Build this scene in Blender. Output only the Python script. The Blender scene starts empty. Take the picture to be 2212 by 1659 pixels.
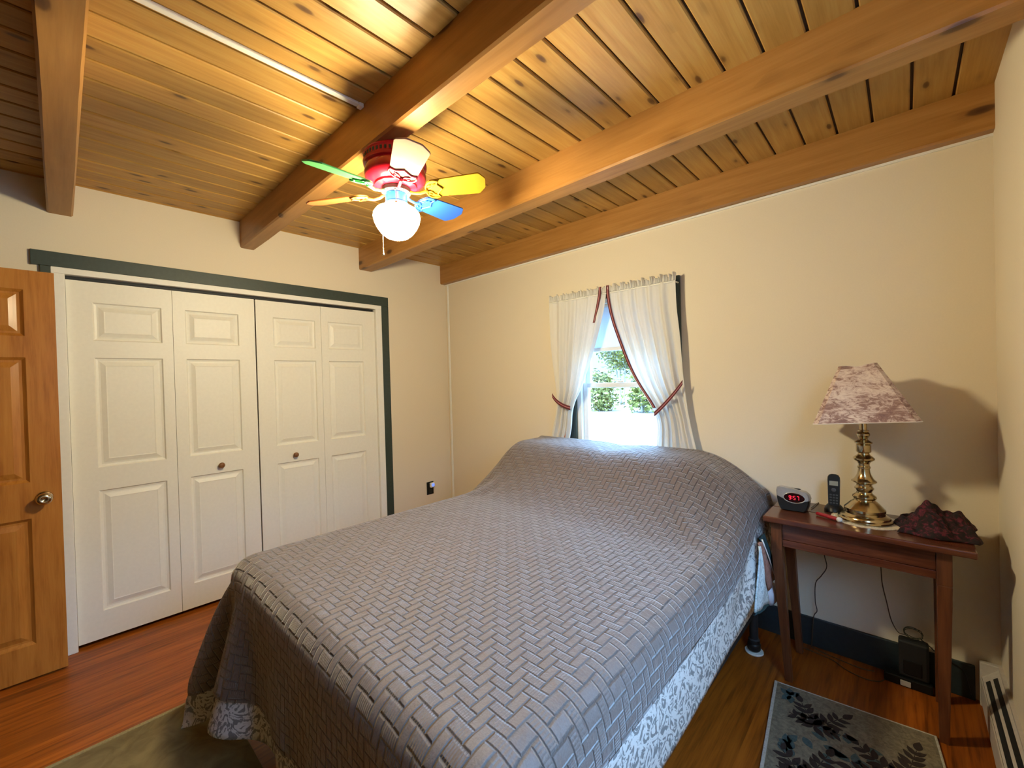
import bpy, bmesh, math, random
import numpy as np
from mathutils import Vector, Matrix
random.seed(7)
SC = bpy.context.scene
COL = SC.collection
PI = math.pi
LOC = {}

# ------------------------------------------------------------------ helpers
class MB:
    """collects shapes into one mesh (vertices in world space)"""
    def __init__(s): s.v = []; s.f = []; s.m = []; s.uv = {}
    def add(s, vs, fs, mi=0, mat=None):
        o = len(s.v)
        for p in vs:
            p = Vector(p)
            s.v.append(mat @ p if mat is not None else p)
        for f in fs: s.f.append([o + i for i in f]); s.m.append(mi)
    def box(s, x0, x1, y0, y1, z0, z1, mi=0, mat=None):
        v = [(x, y, z) for x in (x0, x1) for y in (y0, y1) for z in (z0, z1)]
        s.add(v, [(0,1,3,2),(4,6,7,5),(0,4,5,1),(2,3,7,6),(0,2,6,4),(1,5,7,3)], mi, mat); return s
    def frustum(s, b, t, z0, z1, mi=0, mat=None):   # b,t = (x0,x1,y0,y1)
        v = [(b[0],b[2],z0),(b[1],b[2],z0),(b[1],b[3],z0),(b[0],b[3],z0),(t[0],t[2],z1),(t[1],t[2],z1),(t[1],t[3],z1),(t[0],t[3],z1)]
        s.add(v, [(3,2,1,0),(4,5,6,7),(0,1,5,4),(1,2,6,5),(2,3,7,6),(3,0,4,7)], mi, mat); return s
    def lathe(s, prof, c=(0,0,0), n=40, mi=0, mat=None, sx=1, sy=1):
        v = []; f = []
        for r, z in prof:
            for k in range(n):
                a = 2*PI*k/n; v.append((c[0]+r*sx*math.cos(a), c[1]+r*sy*math.sin(a), c[2]+z))
        for i in range(len(prof)-1):
            for k in range(n):
                k2 = (k+1) % n
                f.append((i*n+k, i*n+k2, (i+1)*n+k2, (i+1)*n+k))
        f.append(tuple(range(n-1, -1, -1))); f.append(tuple((len(prof)-1)*n+k for k in range(n)))
        s.add(v, f, mi, mat); return s
    def prism(s, pts, z0, z1, mi=0, mat=None):
        n = len(pts)
        v = [(p[0], p[1], z0) for p in pts]+[(p[0], p[1], z1) for p in pts]
        f = [tuple(range(n-1, -1, -1)), tuple(range(n, 2*n))]+[(i, (i+1) % n, n+(i+1) % n, n+i) for i in range(n)]
        s.add(v, f, mi, mat); return s
    def tube(s, pts, r, n=8, mi=0, mat=None):
        P = [Vector(p) for p in pts]; v = []; f = []
        up = Vector((0.13, 0.21, 1)).normalized()
        for i, p in enumerate(P):
            t = (P[min(i+1, len(P)-1)] - P[max(i-1, 0)]).normalized()
            a = t.cross(up)
            if a.length < 1e-3: a = t.cross(Vector((1, 0, 0)))
            a.normalize(); b = t.cross(a)
            rr = r[i] if isinstance(r, (list, tuple)) else r
            for k in range(n):
                q = 2*PI*k/n; v.append(p + (a*math.cos(q)+b*math.sin(q))*rr)
        for i in range(len(P)-1):
            for k in range(n):
                k2 = (k+1) % n; f.append((i*n+k, i*n+k2, (i+1)*n+k2, (i+1)*n+k))
        f.append(tuple(range(n))); f.append(tuple((len(P)-1)*n+k for k in range(n)))
        s.add(v, f, mi, mat); return s
    def grid(s, fn, nu, nv, mi=0, uvfn=None):
        o = len(s.v)
        for i in range(nu+1):
            for j in range(nv+1):
                s.v.append(Vector(fn(i/nu, j/nv)))
                if uvfn: s.uv[len(s.v)-1] = uvfn(i/nu, j/nv)
        for i in range(nu):
            for j in range(nv):
                a = o+i*(nv+1)+j; s.f.append([a, a+nv+1, a+nv+2, a+1]); s.m.append(mi)
        return s

def mesh_obj(name, mb, mats, parent=None, smooth=False, bevel=0, solid=0, subsurf=0, soff=0, auto=None):
    me = bpy.data.meshes.new(name)
    loc = LOC.get(parent, Vector((0, 0, 0))) if parent else Vector((0, 0, 0))
    me.from_pydata([tuple(v-loc) for v in mb.v], [], mb.f)
    for m in (mats if isinstance(mats, (list, tuple)) else [mats]): me.materials.append(m)
    if any(mb.m): me.polygons.foreach_set('material_index', mb.m)
    if mb.uv:
        uvl = me.uv_layers.new(name='UVMap')
        for lp in me.loops: uvl.data[lp.index].uv = mb.uv.get(lp.vertex_index, (0, 0))
    bm = bmesh.new(); bm.from_mesh(me)
    if not mb.uv: bmesh.ops.recalc_face_normals(bm, faces=bm.faces)
    bm.to_mesh(me); bm.free()
    o = bpy.data.objects.new(name, me); COL.objects.link(o)
    if parent: o.parent = parent; LOC[o] = loc
    else: LOC[o] = Vector((0, 0, 0))
    if smooth:
        me.polygons.foreach_set('use_smooth', [True]*len(me.polygons))
    if bevel:
        b = o.modifiers.new('Bevel', 'BEVEL'); b.width = bevel; b.segments = 2; b.limit_method = 'ANGLE'; b.angle_limit = math.radians(40)
    if solid:
        b = o.modifiers.new('Solidify', 'SOLIDIFY'); b.thickness = solid; b.offset = soff
    if subsurf:
        b = o.modifiers.new('Subsurf', 'SUBSURF'); b.levels = subsurf; b.render_levels = subsurf
    if auto:
        me.polygons.foreach_set('use_smooth', [True]*len(me.polygons))
        try: me.set_sharp_from_angle(angle=math.radians(auto))
        except Exception: pass
    return o

def tag(o, label=None, cat=None, group=None, kind=None):
    if label: o['label'] = label
    if cat: o['category'] = cat
    if group: o['group'] = group
    if kind: o['kind'] = kind
    return o
def thing(name, loc, label, cat, group=None, kind=None):
    o = bpy.data.objects.new(name, None); COL.objects.link(o); o.location = loc
    o.empty_display_size = .05; LOC[o] = Vector(loc)
    return tag(o, label, cat, group, kind)
def axis_mat(origin, zdir, xhint=(0, 0, 1)):
    z = Vector(zdir).normalized(); x = Vector(xhint); x = (x - z*x.dot(z)).normalized(); y = z.cross(x)
    M = Matrix((x, y, z)).transposed().to_4x4(); M.translation = Vector(origin); return M

# ------------------------------------------------------------------ materials
def newmat(name):
    m = bpy.data.materials.new(name); m.use_nodes = True
    nt = m.node_tree; return m, nt, nt.nodes['Principled BSDF']
def N(nt, t, **k):
    n = nt.nodes.new(t)
    for a, b in k.items(): setattr(n, a, b)
    return n
def L(nt, a, b): nt.links.new(a, b)
def math_(nt, op, a, b=None, c=None):
    n = N(nt, 'ShaderNodeMath', operation=op)
    for i, x in enumerate((a, b, c)):
        if x is None: continue
        if isinstance(x, (int, float)): n.inputs[i].default_value = x
        else: L(nt, x, n.inputs[i])
    return n.outputs[0]
def ramp(nt, fac, stops):
    r = N(nt, 'ShaderNodeValToRGB'); e = r.color_ramp.elements
    while len(e) < len(stops): e.new(.5)
    for i, (p, c) in enumerate(stops): e[i].position = p; e[i].color = (*c, 1)
    L(nt, fac, r.inputs[0]); return r.outputs[0]
def mix(nt, fac, a, b, mode='MIX'):
    n = N(nt, 'ShaderNodeMix', data_type='RGBA', blend_type=mode)
    for idx, x in ((0, fac), (6, a), (7, b)):
        if isinstance(x, (int, float)): n.inputs[idx].default_value = x
        elif isinstance(x, tuple): n.inputs[idx].default_value = (*x, 1)
        else: L(nt, x, n.inputs[idx])
    return n.outputs[2]
def coords(nt, scale=(1, 1, 1), src='Object'):
    t = N(nt, 'ShaderNodeTexCoord'); m = N(nt, 'ShaderNodeMapping'); m.inputs['Scale'].default_value = scale
    L(nt, t.outputs[src], m.inputs[0]); return m.outputs[0]
def noise(nt, vec, scale, detail=4, rough=.55, dist=0):
    n = N(nt, 'ShaderNodeTexNoise'); L(nt, vec, n.inputs['Vector'])
    n.inputs['Scale'].default_value = scale; n.inputs['Detail'].default_value = detail
    n.inputs['Roughness'].default_value = rough; n.inputs['Distortion'].default_value = dist
    return n.outputs[0]
def bump(nt, h, bs, strength=.3, dist=.002):
    b = N(nt, 'ShaderNodeBump'); b.inputs['Strength'].default_value = strength; b.inputs['Distance'].default_value = dist
    L(nt, h, b.inputs['Height']); L(nt, b.outputs[0], bs.inputs['Normal'])

def plain(name, col, rough=.5, metal=0, nscale=40, namp=.06, bmp=.05, spec=.5, coat=0):
    m, nt, bs = newmat(name)
    n = noise(nt, coords(nt), nscale, 3)
    lo = tuple(max(0, c*(1-namp)) for c in col); hi = tuple(min(1, c*(1+namp)) for c in col)
    L(nt, ramp(nt, n, [(.3, lo), (.7, hi)]), bs.inputs['Base Color'])
    bs.inputs['Roughness'].default_value = rough; bs.inputs['Metallic'].default_value = metal
    bs.inputs['Specular IOR Level'].default_value = spec; bs.inputs['Coat Weight'].default_value = coat
    if bmp: bump(nt, n, bs, bmp, .001)
    return m

def wood(name, base, dark, axis='y', rough=.45, grain=1.0, knots=.0, pitch=None, off=0, coat=0.0, light=None, stretch=12, kscale=(5, 2), spec=.4, pvar=.35, kcol=None):
    """grain runs along `axis`; pitch = board width across x (random tone per board)"""
    m, nt, bs = newmat(name)
    t = N(nt, 'ShaderNodeTexCoord'); sep = N(nt, 'ShaderNodeSeparateXYZ'); L(nt, t.outputs['Object'], sep.inputs[0])
    X, Y, Z = sep.outputs
    along = {'x': X, 'y': Y, 'z': Z}[axis]; cr = {'x': (Y, Z), 'y': (X, Z), 'z': (X, Y)}[axis]
    pid = None
    if pitch:
        i = math_(nt, 'FLOOR', math_(nt, 'DIVIDE', math_(nt, 'SUBTRACT', cr[0], off), pitch))
        w = N(nt, 'ShaderNodeTexWhiteNoise', noise_dimensions='1D'); L(nt, i, w.inputs['W']); pid = w.outputs[0]
        al = math_(nt, 'ADD', along, math_(nt, 'MULTIPLY', pid, 37.0))
    else: al = along
    def vec(sa, sc):
        c = N(nt, 'ShaderNodeCombineXYZ')
        L(nt, math_(nt, 'MULTIPLY', al, sa), c.inputs[0]); L(nt, math_(nt, 'MULTIPLY', cr[0], sc), c.inputs[1]); L(nt, math_(nt, 'MULTIPLY', cr[1], sc), c.inputs[2])
        return c.outputs[0]
    g1 = noise(nt, vec(1.0*grain, stretch*grain), 3.0, 5, .6, .25)
    g2 = noise(nt, vec(2.5*grain, 90*grain), 2.0, 3, .6, .2)
    fac = math_(nt, 'ADD', math_(nt, 'MULTIPLY', g1, .78), math_(nt, 'MULTIPLY', g2, .22))
    if light is None: light = tuple(min(1, c*1.25) for c in base)
    col = ramp(nt, fac, [(.30, dark), (.5, base), (.72, light)])
    if pid is not None:
        col = mix(nt, 1.0, col, ramp(nt, pid, [(0, (1-pvar,)*3), (1, (1, 1, 1))]), 'MULTIPLY')
    if knots:
        v = N(nt, 'ShaderNodeTexVoronoi'); L(nt, vec(kscale[0], kscale[1]*5), v.inputs['Vector']); v.inputs['Scale'].default_value = .9
        w = N(nt, 'ShaderNodeTexWhiteNoise', noise_dimensions='3D'); L(nt, v.outputs['Position'], w.inputs['Vector'])
        keep = math_(nt, 'LESS_THAN', w.outputs[0], knots)
        dd = math_(nt, 'ADD', v.outputs['Distance'], math_(nt, 'MULTIPLY', math_(nt, 'SUBTRACT', g1, .5), .12))
        k = ramp(nt, dd, [(0.05, (1, 1, 1)), (.14, (.85, .85, .85)), (.20, (.25, .25, .25)), (.36, (0, 0, 0))])
        kk = math_(nt, 'MULTIPLY', k, keep)
        col = mix(nt, kk, col, kcol or tuple(c*.38 for c in dark))
    L(nt, col, bs.inputs['Base Color'])
    bs.inputs['Roughness'].default_value = rough; bs.inputs['Specular IOR Level'].default_value = spec
    if coat: bs.inputs['Coat Weight'].default_value = coat; bs.inputs['Coat Roughness'].default_value = .18
    bump(nt, fac, bs, .12, .002)
    return m

M_wall = plain('cream_wall_paint', (.74, .66, .52), .75, nscale=160, namp=.015, bmp=.12, spec=.25)
M_backw = wood('bounce_absorbing_dark_wood', (.10, .06, .035), (.06, .03, .015), 'z', .5, 1.0)  # dark finish added to the unseen back wall to cut bounce light
M_white = plain('white_paint', (.78, .77, .70), .45, nscale=60, namp=.02, bmp=.03)
M_trimw = plain('white_trim_paint', (.80, .80, .76), .5, nscale=60, namp=.02)
M_vinyl = plain('white_vinyl', (.82, .86, .88), .35, nscale=60, namp=.02, bmp=0)
M_green = plain('dark_green_paint', (.030, .048, .040), .5, nscale=50, namp=.12)
M_teal = plain('dark_teal_paint', (.016, .028, .034), .5, nscale=50, namp=.12)
PITCH = .1285; OFF = 3.487
M_ceil = wood('knotty_pine_boards', (.52, .280, .066), (.41, .210, .043), 'y', .42, .9, .42, PITCH, OFF, light=(.60, .375, .105), stretch=16, kscale=(6.5, 3.6), pvar=.28, kcol=(.085, .035, .010))
M_groove = plain('dark_groove', (.05, .022, .008), .9)
M_beam = wood('stained_timber', (.36, .170, .042), (.29, .128, .028), 'x', .40, .8, .30, light=(.43, .215, .06), stretch=14, kscale=(4.5, 2.4), kcol=(.07, .026, .008))
M_floor = wood('oak_strip_floor', (.34, .088, .009), (.13, .030, .003), 'y', .36, 1.1, 0, .057, 0, spec=.25, light=(.47, .135, .014), stretch=14, pvar=.35)
M_door = wood('orange_pine_door', (.44, .175, .030), (.31, .105, .014), 'z', .35, 1.2, 0, coat=.08, light=(.52, .23, .045))
M_table = wood('reddish_brown_wood', (.090, .025, .012), (.038, .010, .006), 'x', .26, 1.4, 0, coat=.3, light=(.145, .048, .020))
M_tleg = wood('reddish_brown_leg_wood', (.115, .038, .015), (.05, .016, .007), 'z', .38, 1.4, 0, light=(.165, .06, .024))
M_knobw = wood('knob_wood', (.20, .085, .03), (.12, .05, .018), 'x', .35)
M_brass = plain('polished_brass', (.52, .42, .25), .17, 1.0, nscale=14, namp=.10, bmp=.02)
M_nickel = plain('aged_brass_knob', (.60, .54, .42), .2, 1.0, nscale=14, namp=.1, bmp=0)
M_black = plain('black_plastic', (.008, .009, .010), .4, nscale=80, spec=.3)
M_blackm = plain('matt_black', (.010, .011, .012), .6, nscale=80)
M_silver = plain('silver_plastic', (.46, .46, .45), .3, .6, nscale=80, bmp=0)
M_heater = plain('heater_enamel', (.52, .48, .44), .5, nscale=60)
M_cordm = plain('brown_cord', (.07, .05, .03), .5)
M_hall = plain('hall_paint', (.5, .42, .3), .8)
M_dark = plain('closet_dark', (.05, .045, .04), .9)

def emis(name, col, s):
    m, nt, bs = newmat(name); bs.inputs['Base Color'].default_value = (*col, 1)
    bs.inputs['Emission Color'].default_value = (*col, 1); bs.inputs['Emission Strength'].default_value = s; return m
M_red7 = emis('red_led', (1, .02, .05), 1.8)
M_lens = plain('clock_lens', (.015, .002, .004), .12, bmp=0)
M_blue_led = emis('blue_led', (.05, .15, 1), 2.5)

def glass():
    m, nt, bs = newmat('window_glass'); nt.nodes.remove(bs); out = nt.nodes['Material Output']
    a = N(nt, 'ShaderNodeBsdfTransparent'); b = N(nt, 'ShaderNodeBsdfGlossy'); b.inputs['Roughness'].default_value = .02
    x = N(nt, 'ShaderNodeMixShader'); x.inputs[0].default_value = .05
    L(nt, a.outputs[0], x.inputs[1]); L(nt, b.outputs[0], x.inputs[2]); L(nt, x.outputs[0], out.inputs[0]); return m
M_glass = glass()
def sheer(name, col, trans, clear=0.0):
    m, nt, bs = newmat(name); nt.nodes.remove(bs); out = nt.nodes['Material Output']
    n = noise(nt, coords(nt, (1, 1, .1)), 90, 2)
    c = ramp(nt, n, [(.3, tuple(v*.95 for v in col)), (.7, col)])
    d = N(nt, 'ShaderNodeBsdfDiffuse'); t = N(nt, 'ShaderNodeBsdfTranslucent'); L(nt, c, d.inputs[0]); L(nt, c, t.inputs[0])
    x = N(nt, 'ShaderNodeMixShader'); x.inputs[0].default_value = trans
    L(nt, d.outputs[0], x.inputs[1]); L(nt, t.outputs[0], x.inputs[2]); r = x.outputs[0]
    if clear:
        tr = N(nt, 'ShaderNodeBsdfTransparent'); y = N(nt, 'ShaderNodeMixShader'); y.inputs[0].default_value = clear
        L(nt, r, y.inputs[1]); L(nt, tr.outputs[0], y.inputs[2]); r = y.outputs[0]
    L(nt, r, out.inputs[0]); return m
M_curtain = sheer('white_voile', (.92, .91, .88), .42, .06)
M_shade_r = sheer('window_shade_cloth', (.80, .86, .92), .35)

def ribbon():
    m, nt, bs = newmat('striped_ribbon')
    t = N(nt, 'ShaderNodeTexCoord'); s = N(nt, 'ShaderNodeSeparateXYZ'); L(nt, t.outputs['UV'], s.inputs[0])
    r = N(nt, 'ShaderNodeValToRGB'); r.color_ramp.interpolation = 'CONSTANT'
    e = r.color_ramp.elements
    st = [(0, (.13, .010, .02)), (.26, (.012, .005, .008)), (.38, (.50, .17, .18)), (.60, (.012, .005, .008)), (.74, (.13, .010, .02))]
    while len(e) < len(st): e.new(.5)
    for i, (p, c) in enumerate(st): e[i].position = p; e[i].color = (*c, 1)
    L(nt, s.outputs[0], r.inputs[0]); L(nt, r.outputs[0], bs.inputs['Base Color']); bs.inputs['Roughness'].default_value = .7
    return m
M_ribbon = ribbon()

def quilt_mat():
    m, nt, bs = newmat('grey_quilted_cotton')
    t = N(nt, 'ShaderNodeTexCoord'); s = N(nt, 'ShaderNodeSeparateXYZ'); L(nt, t.outputs['UV'], s.inputs[0])
    w = .0275
    nz = noise(nt, t.outputs['UV'], 9, 2)
    wob = math_(nt, 'MULTIPLY', math_(nt, 'SUBTRACT', nz, .5), .25)
    u = math_(nt, 'ADD', math_(nt, 'DIVIDE', s.outputs[0], w), wob); v = math_(nt, 'ADD', math_(nt, 'DIVIDE', s.outputs[1], w), wob)
    i = math_(nt, 'FLOOR', u); j = math_(nt, 'FLOOR', v); fu = math_(nt, 'FRACT', u); fv = math_(nt, 'FRACT', v)
    k = math_(nt, 'FLOORED_MODULO', math_(nt, 'ADD', math_(nt, 'SUBTRACT', i, j), .5), 4.0)
    k = math_(nt, 'FLOOR', k)
    def eq(n): return math_(nt, 'MULTIPLY', math_(nt, 'COMPARE', k, float(n), .25), 9.0)
    d1 = math_(nt, 'ADD', fu, eq(1)); d2 = math_(nt, 'ADD', math_(nt, 'SUBTRACT', 1.0, fu), eq(0))
    d3 = math_(nt, 'ADD', fv, eq(2)); d4 = math_(nt, 'ADD', math_(nt, 'SUBTRACT', 1.0, fv), eq(3))
    d = math_(nt, 'MINIMUM', math_(nt, 'MINIMUM', d1, d2), math_(nt, 'MINIMUM', d3, d4))
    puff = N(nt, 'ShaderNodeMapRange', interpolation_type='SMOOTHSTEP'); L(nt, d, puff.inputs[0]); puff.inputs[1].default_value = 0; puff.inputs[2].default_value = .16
    horiz = math_(nt, 'LESS_THAN', k, 1.5)
    st = math_(nt, 'MULTIPLY', math_(nt, 'ABSOLUTE', math_(nt, 'SINE', math_(nt, 'MULTIPLY', u, 2*PI*2))), math_(nt, 'MULTIPLY', horiz, .28))
    fine = noise(nt, t.outputs['UV'], 260, 3)
    wr = noise(nt, t.outputs['UV'], 14, 3, .5, .8)
    h = math_(nt, 'ADD', math_(nt, 'ADD', puff.outputs[0], st), math_(nt, 'ADD', math_(nt, 'MULTIPLY', fine, .25), math_(nt, 'MULTIPLY', wr, 2.6)))
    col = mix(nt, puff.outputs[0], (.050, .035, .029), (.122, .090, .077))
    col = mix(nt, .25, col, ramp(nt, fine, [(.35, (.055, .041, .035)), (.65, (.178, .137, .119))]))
    L(nt, col, bs.inputs['Base Color']); bs.inputs['Roughness'].default_value = .62
    bs.inputs['Sheen Weight'].default_value = .35; bs.inputs['Sheen Roughness'].default_value = .45
    bump(nt, h, bs, 1.0, .0042)
    return m
M_quilt = quilt_mat()
def scroll_mat(name, a, b, sc=17, th=.5):
    m, nt, bs = newmat(name)
    t = N(nt, 'ShaderNodeTexCoord')
    v = N(nt, 'ShaderNodeTexVoronoi', feature='DISTANCE_TO_EDGE')
    nn = N(nt, 'ShaderNodeTexNoise'); nn.inputs['Scale'].default_value = sc*.9; nn.inputs['Detail'].default_value = 1; L(nt, t.outputs['UV'], nn.inputs['Vector'])
    mx = N(nt, 'ShaderNodeVectorMath', operation='MULTIPLY_ADD'); L(nt, nn.outputs[1], mx.inputs[0]); mx.inputs[1].default_value = (.045, .045, 0); L(nt, t.outputs['UV'], mx.inputs[2])
    L(nt, mx.outputs[0], v.inputs['Vector']); v.inputs['Scale'].default_value = sc
    w = math_(nt, 'SINE', math_(nt, 'MULTIPLY', v.outputs['Distance'], 26.0))
    n2 = noise(nt, mx.outputs[0], sc*3.2, 2, .5, .9)
    f = math_(nt, 'ADD', math_(nt, 'MULTIPLY', w, .14), n2)
    L(nt, ramp(nt, f, [(th-.05, a), (th+.05, b)]), bs.inputs['Base Color']); bs.inputs['Roughness'].default_value = .8
    bump(nt, f, bs, .3, .002)
    return m
M_comf = scroll_mat('grey_scroll_fabric', (.19, .19, .185), (.58, .57, .54), 20, .50)
M_floral = scroll_mat('tan_floral_ticking', (.33, .27, .2), (.62, .56, .46), 20, .5)
M_sheet = plain('lavender_sheet', (.62, .60, .66), .8, nscale=30, namp=.04, bmp=.2)

def patch_mat(name, cols, scale, rough=.85, b=.3):
    m, nt, bs = newmat(name); n = noise(nt, coords(nt), scale, 5, .6, .8)
    L(nt, ramp(nt, n, cols), bs.inputs['Base Color']); bs.inputs['Roughness'].default_value = rough; bump(nt, n, bs, b, .003); return m

# ------------------------------------------------------------------ camera
cam = bpy.data.cameras.new('camera'); co = bpy.data.objects.new('camera', cam); COL.objects.link(co)
yaw, pit, rol, FPX = -.7511, -.0097, -.027, 911.87
fw = Vector((math.sin(yaw)*math.cos(pit), math.cos(yaw)*math.cos(pit), math.sin(pit)))
r_ = fw.cross(Vector((0, 0, 1))).normalized(); u_ = r_.cross(fw)
rr = r_*math.cos(rol)+u_*math.sin(rol); uu = -r_*math.sin(rol)+u_*math.cos(rol)
Mx = Matrix((rr, uu, -fw)).transposed().to_4x4(); Mx.translation = (3.3267, -2.6341, 1.4167)
co.matrix_world = Mx
cam.sensor_width = 36; cam.sensor_fit = 'HORIZONTAL'; cam.lens = 36*FPX/2212; cam.clip_start = .03; cam.clip_end = 200
SC.camera = co

# ------------------------------------------------------------------ room shell
WR = 3.60; YB = -3.42; ZC = 2.55; ZB = 2.373
def struct(name, mb, m, label=None, **k):
    o = mesh_obj(name, mb, m, None, **k); o['kind'] = 'structure'
    if label: o['label'] = label
    return o
struct('floor', MB().box(-.75, WR+.15, YB-1.3, .15, -.1, 0), M_floor, 'orange-brown oak strip floor')
# ceiling boards with open v-joints
mb = MB(); x = OFF-PITCH*34
mb.box(-.15, WR+.15, YB-.15, .15, ZC+.012, ZC+.12, 1)
while x < WR+.1:
    a, b = max(x+.0048, -.15), min(x+PITCH-.0048, WR+.15)
    if b > a:
        v = [(a, YB-.1, ZC+.014), (a, YB-.1, ZC+.004), (a+.004, YB-.1, ZC), (b-.004, YB-.1, ZC), (b, YB-.1, ZC+.004), (b, YB-.1, ZC+.014)]
        v2 = [(p[0], .1, p[2]) for p in v]
        mb.add(v+v2, [(0, 1, 2, 3, 4, 5), (6, 11, 10, 9, 8, 7)]+[(i, (i+1) % 6, 6+(i+1) % 6, 6+i) for i in range(6)], 0)
    x += PITCH
struct('ceiling', mb, [M_ceil, M_groove], 'knotty pine board ceiling')
# closet wall (left) with closet opening
CY0, CY1, CZ = -2.612, -.763, 2.055
struct('wall_left', MB().box(-.12, 0, YB-.15, CY0, 0, ZC+.02).box(-.12, 0, CY1, .15, 0, ZC+.02).box(-.12, 0, CY0, CY1, CZ, ZC+.02), M_wall, 'cream wall around the closet')
struct('wall_closet', MB().box(-.74, -.70, -2.8, -.6, 0, 2.3).box(-.70, -.12, -2.74, -2.70, 0, 2.3).box(-.70, -.12, -.66, -.62, 0, 2.3).box(-.70, -.12, -2.7, -.66, 2.2, 2.3), M_dark, 'dark inside of the closet')
# window wall with opening
WX0, WX1, WZ0, WZ1 = 1.53, 2.215, .80, 1.97
struct('wall_window', MB().box(0, WX0, 0, .15, 0, ZC+.02).box(WX1, WR+.15, 0, .15, 0, ZC+.02).box(WX0, WX1, 0, .15, 0, WZ0).box(WX0, WX1, 0, .15, WZ1, ZC+.02), M_wall, 'cream wall behind the head of the bed')
# right wall with a window beside the camera
RY0, RY1, RZ0, RZ1 = -2.32, -1.18, 1.00, 2.08
struct('wall_right', MB().box(WR, WR+.15, YB-.15, RY0, 0, ZC+.02).box(WR, WR+.15, RY1, 0, 0, ZC+.02).box(WR, WR+.15, RY0, RY1, 0, RZ0).box(WR, WR+.15, RY0, RY1, RZ1, ZC+.02), M_wall, 'cream wall on the right')
# back wall with a doorway
struct('wall_back', MB().box(.94, WR, YB-.12, YB, 0, ZC+.02).box(0, .125, YB-.12, YB, 0, ZC+.02).box(.125, .94, YB-.12, YB, 2.05, ZC+.02), M_backw)
struct('wall_hall', MB().box(-.1, 1.3, YB-1.3, YB-1.2, 0, 2.55).box(-.2, -.1, YB-1.3, YB-.12, 0, 2.55).box(1.3, 1.4, YB-1.3, YB-.12, 0, 2.55).box(-.2, 1.4, YB-1.3, YB-.12, 2.45, 2.55), M_hall)

# trims
struct('baseboard_window', MB().box(.012, WR-.075, -.016, 0, 0, .147), M_teal, 'dark teal baseboard under the window wall', bevel=.003)
struct('baseboard_left', MB().box(0, .014, CY1+.115, 0, 0, .147), M_teal)
struct('trim_1', MB().box(.030, .052, -.012, 0, 0, ZB), M_trimw, 'slim white wire cover strip in the corner', bevel=.004)
struct('trim_2', MB().box(.0, WR, -.010, 0, ZB-.012, ZB-.001), M_trimw, 'thin caulk line under the wall beam')
# closet casing: green outer boards and white inner strips
g = MB().box(0, .020, -2.722, -.653, 2.087, 2.165).box(0, .020, -.722, -.653, 0, 2.0865).box(0, .020, -2.69, -2.652, 0, 2.0865)
struct('trim_3', g, M_green, 'dark green casing around the closet', bevel=.002)
g = MB().box(-.03, .022, -2.652, CY1+.041, 2.053, 2.0865).box(-.03, .022, -2.652, CY0+.0115, 0, 2.053).box(-.03, .022, CY1-.0125, CY1+.041, 0, 2.053)
struct('trim_4', g, M_trimw, 'white inner casing of the closet', bevel=.003)
struct('trim_5', MB().box(-.075, -.035, CY0+.01, CY1-.01, 2.038, 2.054), M_blackm, 'black strip filling the dark gap above the bifold doors')  # matt black put in for the shade of the gap over the leaves

# raised panel leaf: maps (a,b,d) -> 3d ; cols/rows = cut lists, cells = panel cells
def panel_leaf(mb, cols, rows, cells, fn, thick, ins):
    idx = {}
    def V(a, b, d):
        mb.v.append(Vector(fn(a, b, d))); return len(mb.v)-1
    for i in range(len(cols)-1):
        for j in range(len(rows)-1):
            a0, a1, b0, b1 = cols[i], cols[i+1], rows[j], rows[j+1]
            if (i, j) not in cells:
                mb.f.append([V(a0, b0, 0), V(a1, b0, 0), V(a1, b1, 0), V(a0, b1, 0)]); mb.m.append(0)
            else:
                prev = None
                for (k, d) in ins:
                    cur = [V(a0+k, b0+k, d), V(a1-k, b0+k, d), V(a1-k, b1-k, d), V(a0+k, b1-k, d)]
                    if prev:
                        for q in range(4): mb.f.append([prev[q], prev[(q+1) % 4], cur[(q+1) % 4], cur[q]]); mb.m.append(0)
                    prev = cur
                mb.f.append(prev); mb.m.append(0)
    A0, A1, B0, B1 = cols[0], cols[-1], rows[0], rows[-1]
    f = [V(A0, B0, 0), V(A1, B0, 0), V(A1, B1, 0), V(A0, B1, 0)]; k = [V(A0, B0, -thick), V(A1, B0, -thick), V(A1, B1, -thick), V(A0, B1, -thick)]
    for q in range(4): mb.f.append([f[q], k[q], k[(q+1) % 4], f[(q+1) % 4]]); mb.m.append(0)
    mb.f.append([k[3], k[2], k[1], k[0]]); mb.m.append(0)
INS = [(0, 0), (.006, -.009), (.016, -.011), (.024, -.010), (.046, -.0025), (.050, -.0035)]
ZT = 2.030
leafs = [(-2.599, -2.145), (-2.143, -1.691), (-1.683, -1.233), (-1.231, -.777)]
def leaf(parent, y0, y1, pa, pb):
    m = MB()
    panel_leaf(m, [y0, pa, pb, y1], [.022, .175, .855, .985, 1.605, 1.700, 1.915, ZT], {(1, 1), (1, 3), (1, 5)}, lambda a, b, d: (-.006+d, a, b), .032, INS)
    return mesh_obj('leaf', m, M_white, parent)
def wood_knob(parent, y, z):
    M = axis_mat((-.006, y, z), (1, 0, 0))
    return mesh_obj('knob', MB().lathe([(.008, 0), (.008, .010), (.012, .014), (.0175, .020), (.0185, .026), (.016, .032), (.009, .0355), (.001, .0362)], n=28, mat=M), M_knobw, parent, smooth=True)
d1 = thing('door_1', (-.006, -2.145, .022), 'left white bifold closet door, pair of raised-panel leaves with dark wooden knob', 'door', kind='structure')
leaf(d1, *leafs[0], -2.498, -2.197); leaf(d1, *leafs[1], -2.082, -1.788); tag(wood_knob(d1, -1.917, .905), 'dark brown wooden knob')
d2 = thing('door_2', (-.006, -1.232, .022), 'right white bifold closet door nearest the corner, with lighter wooden knob', 'door', kind='structure')
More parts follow.
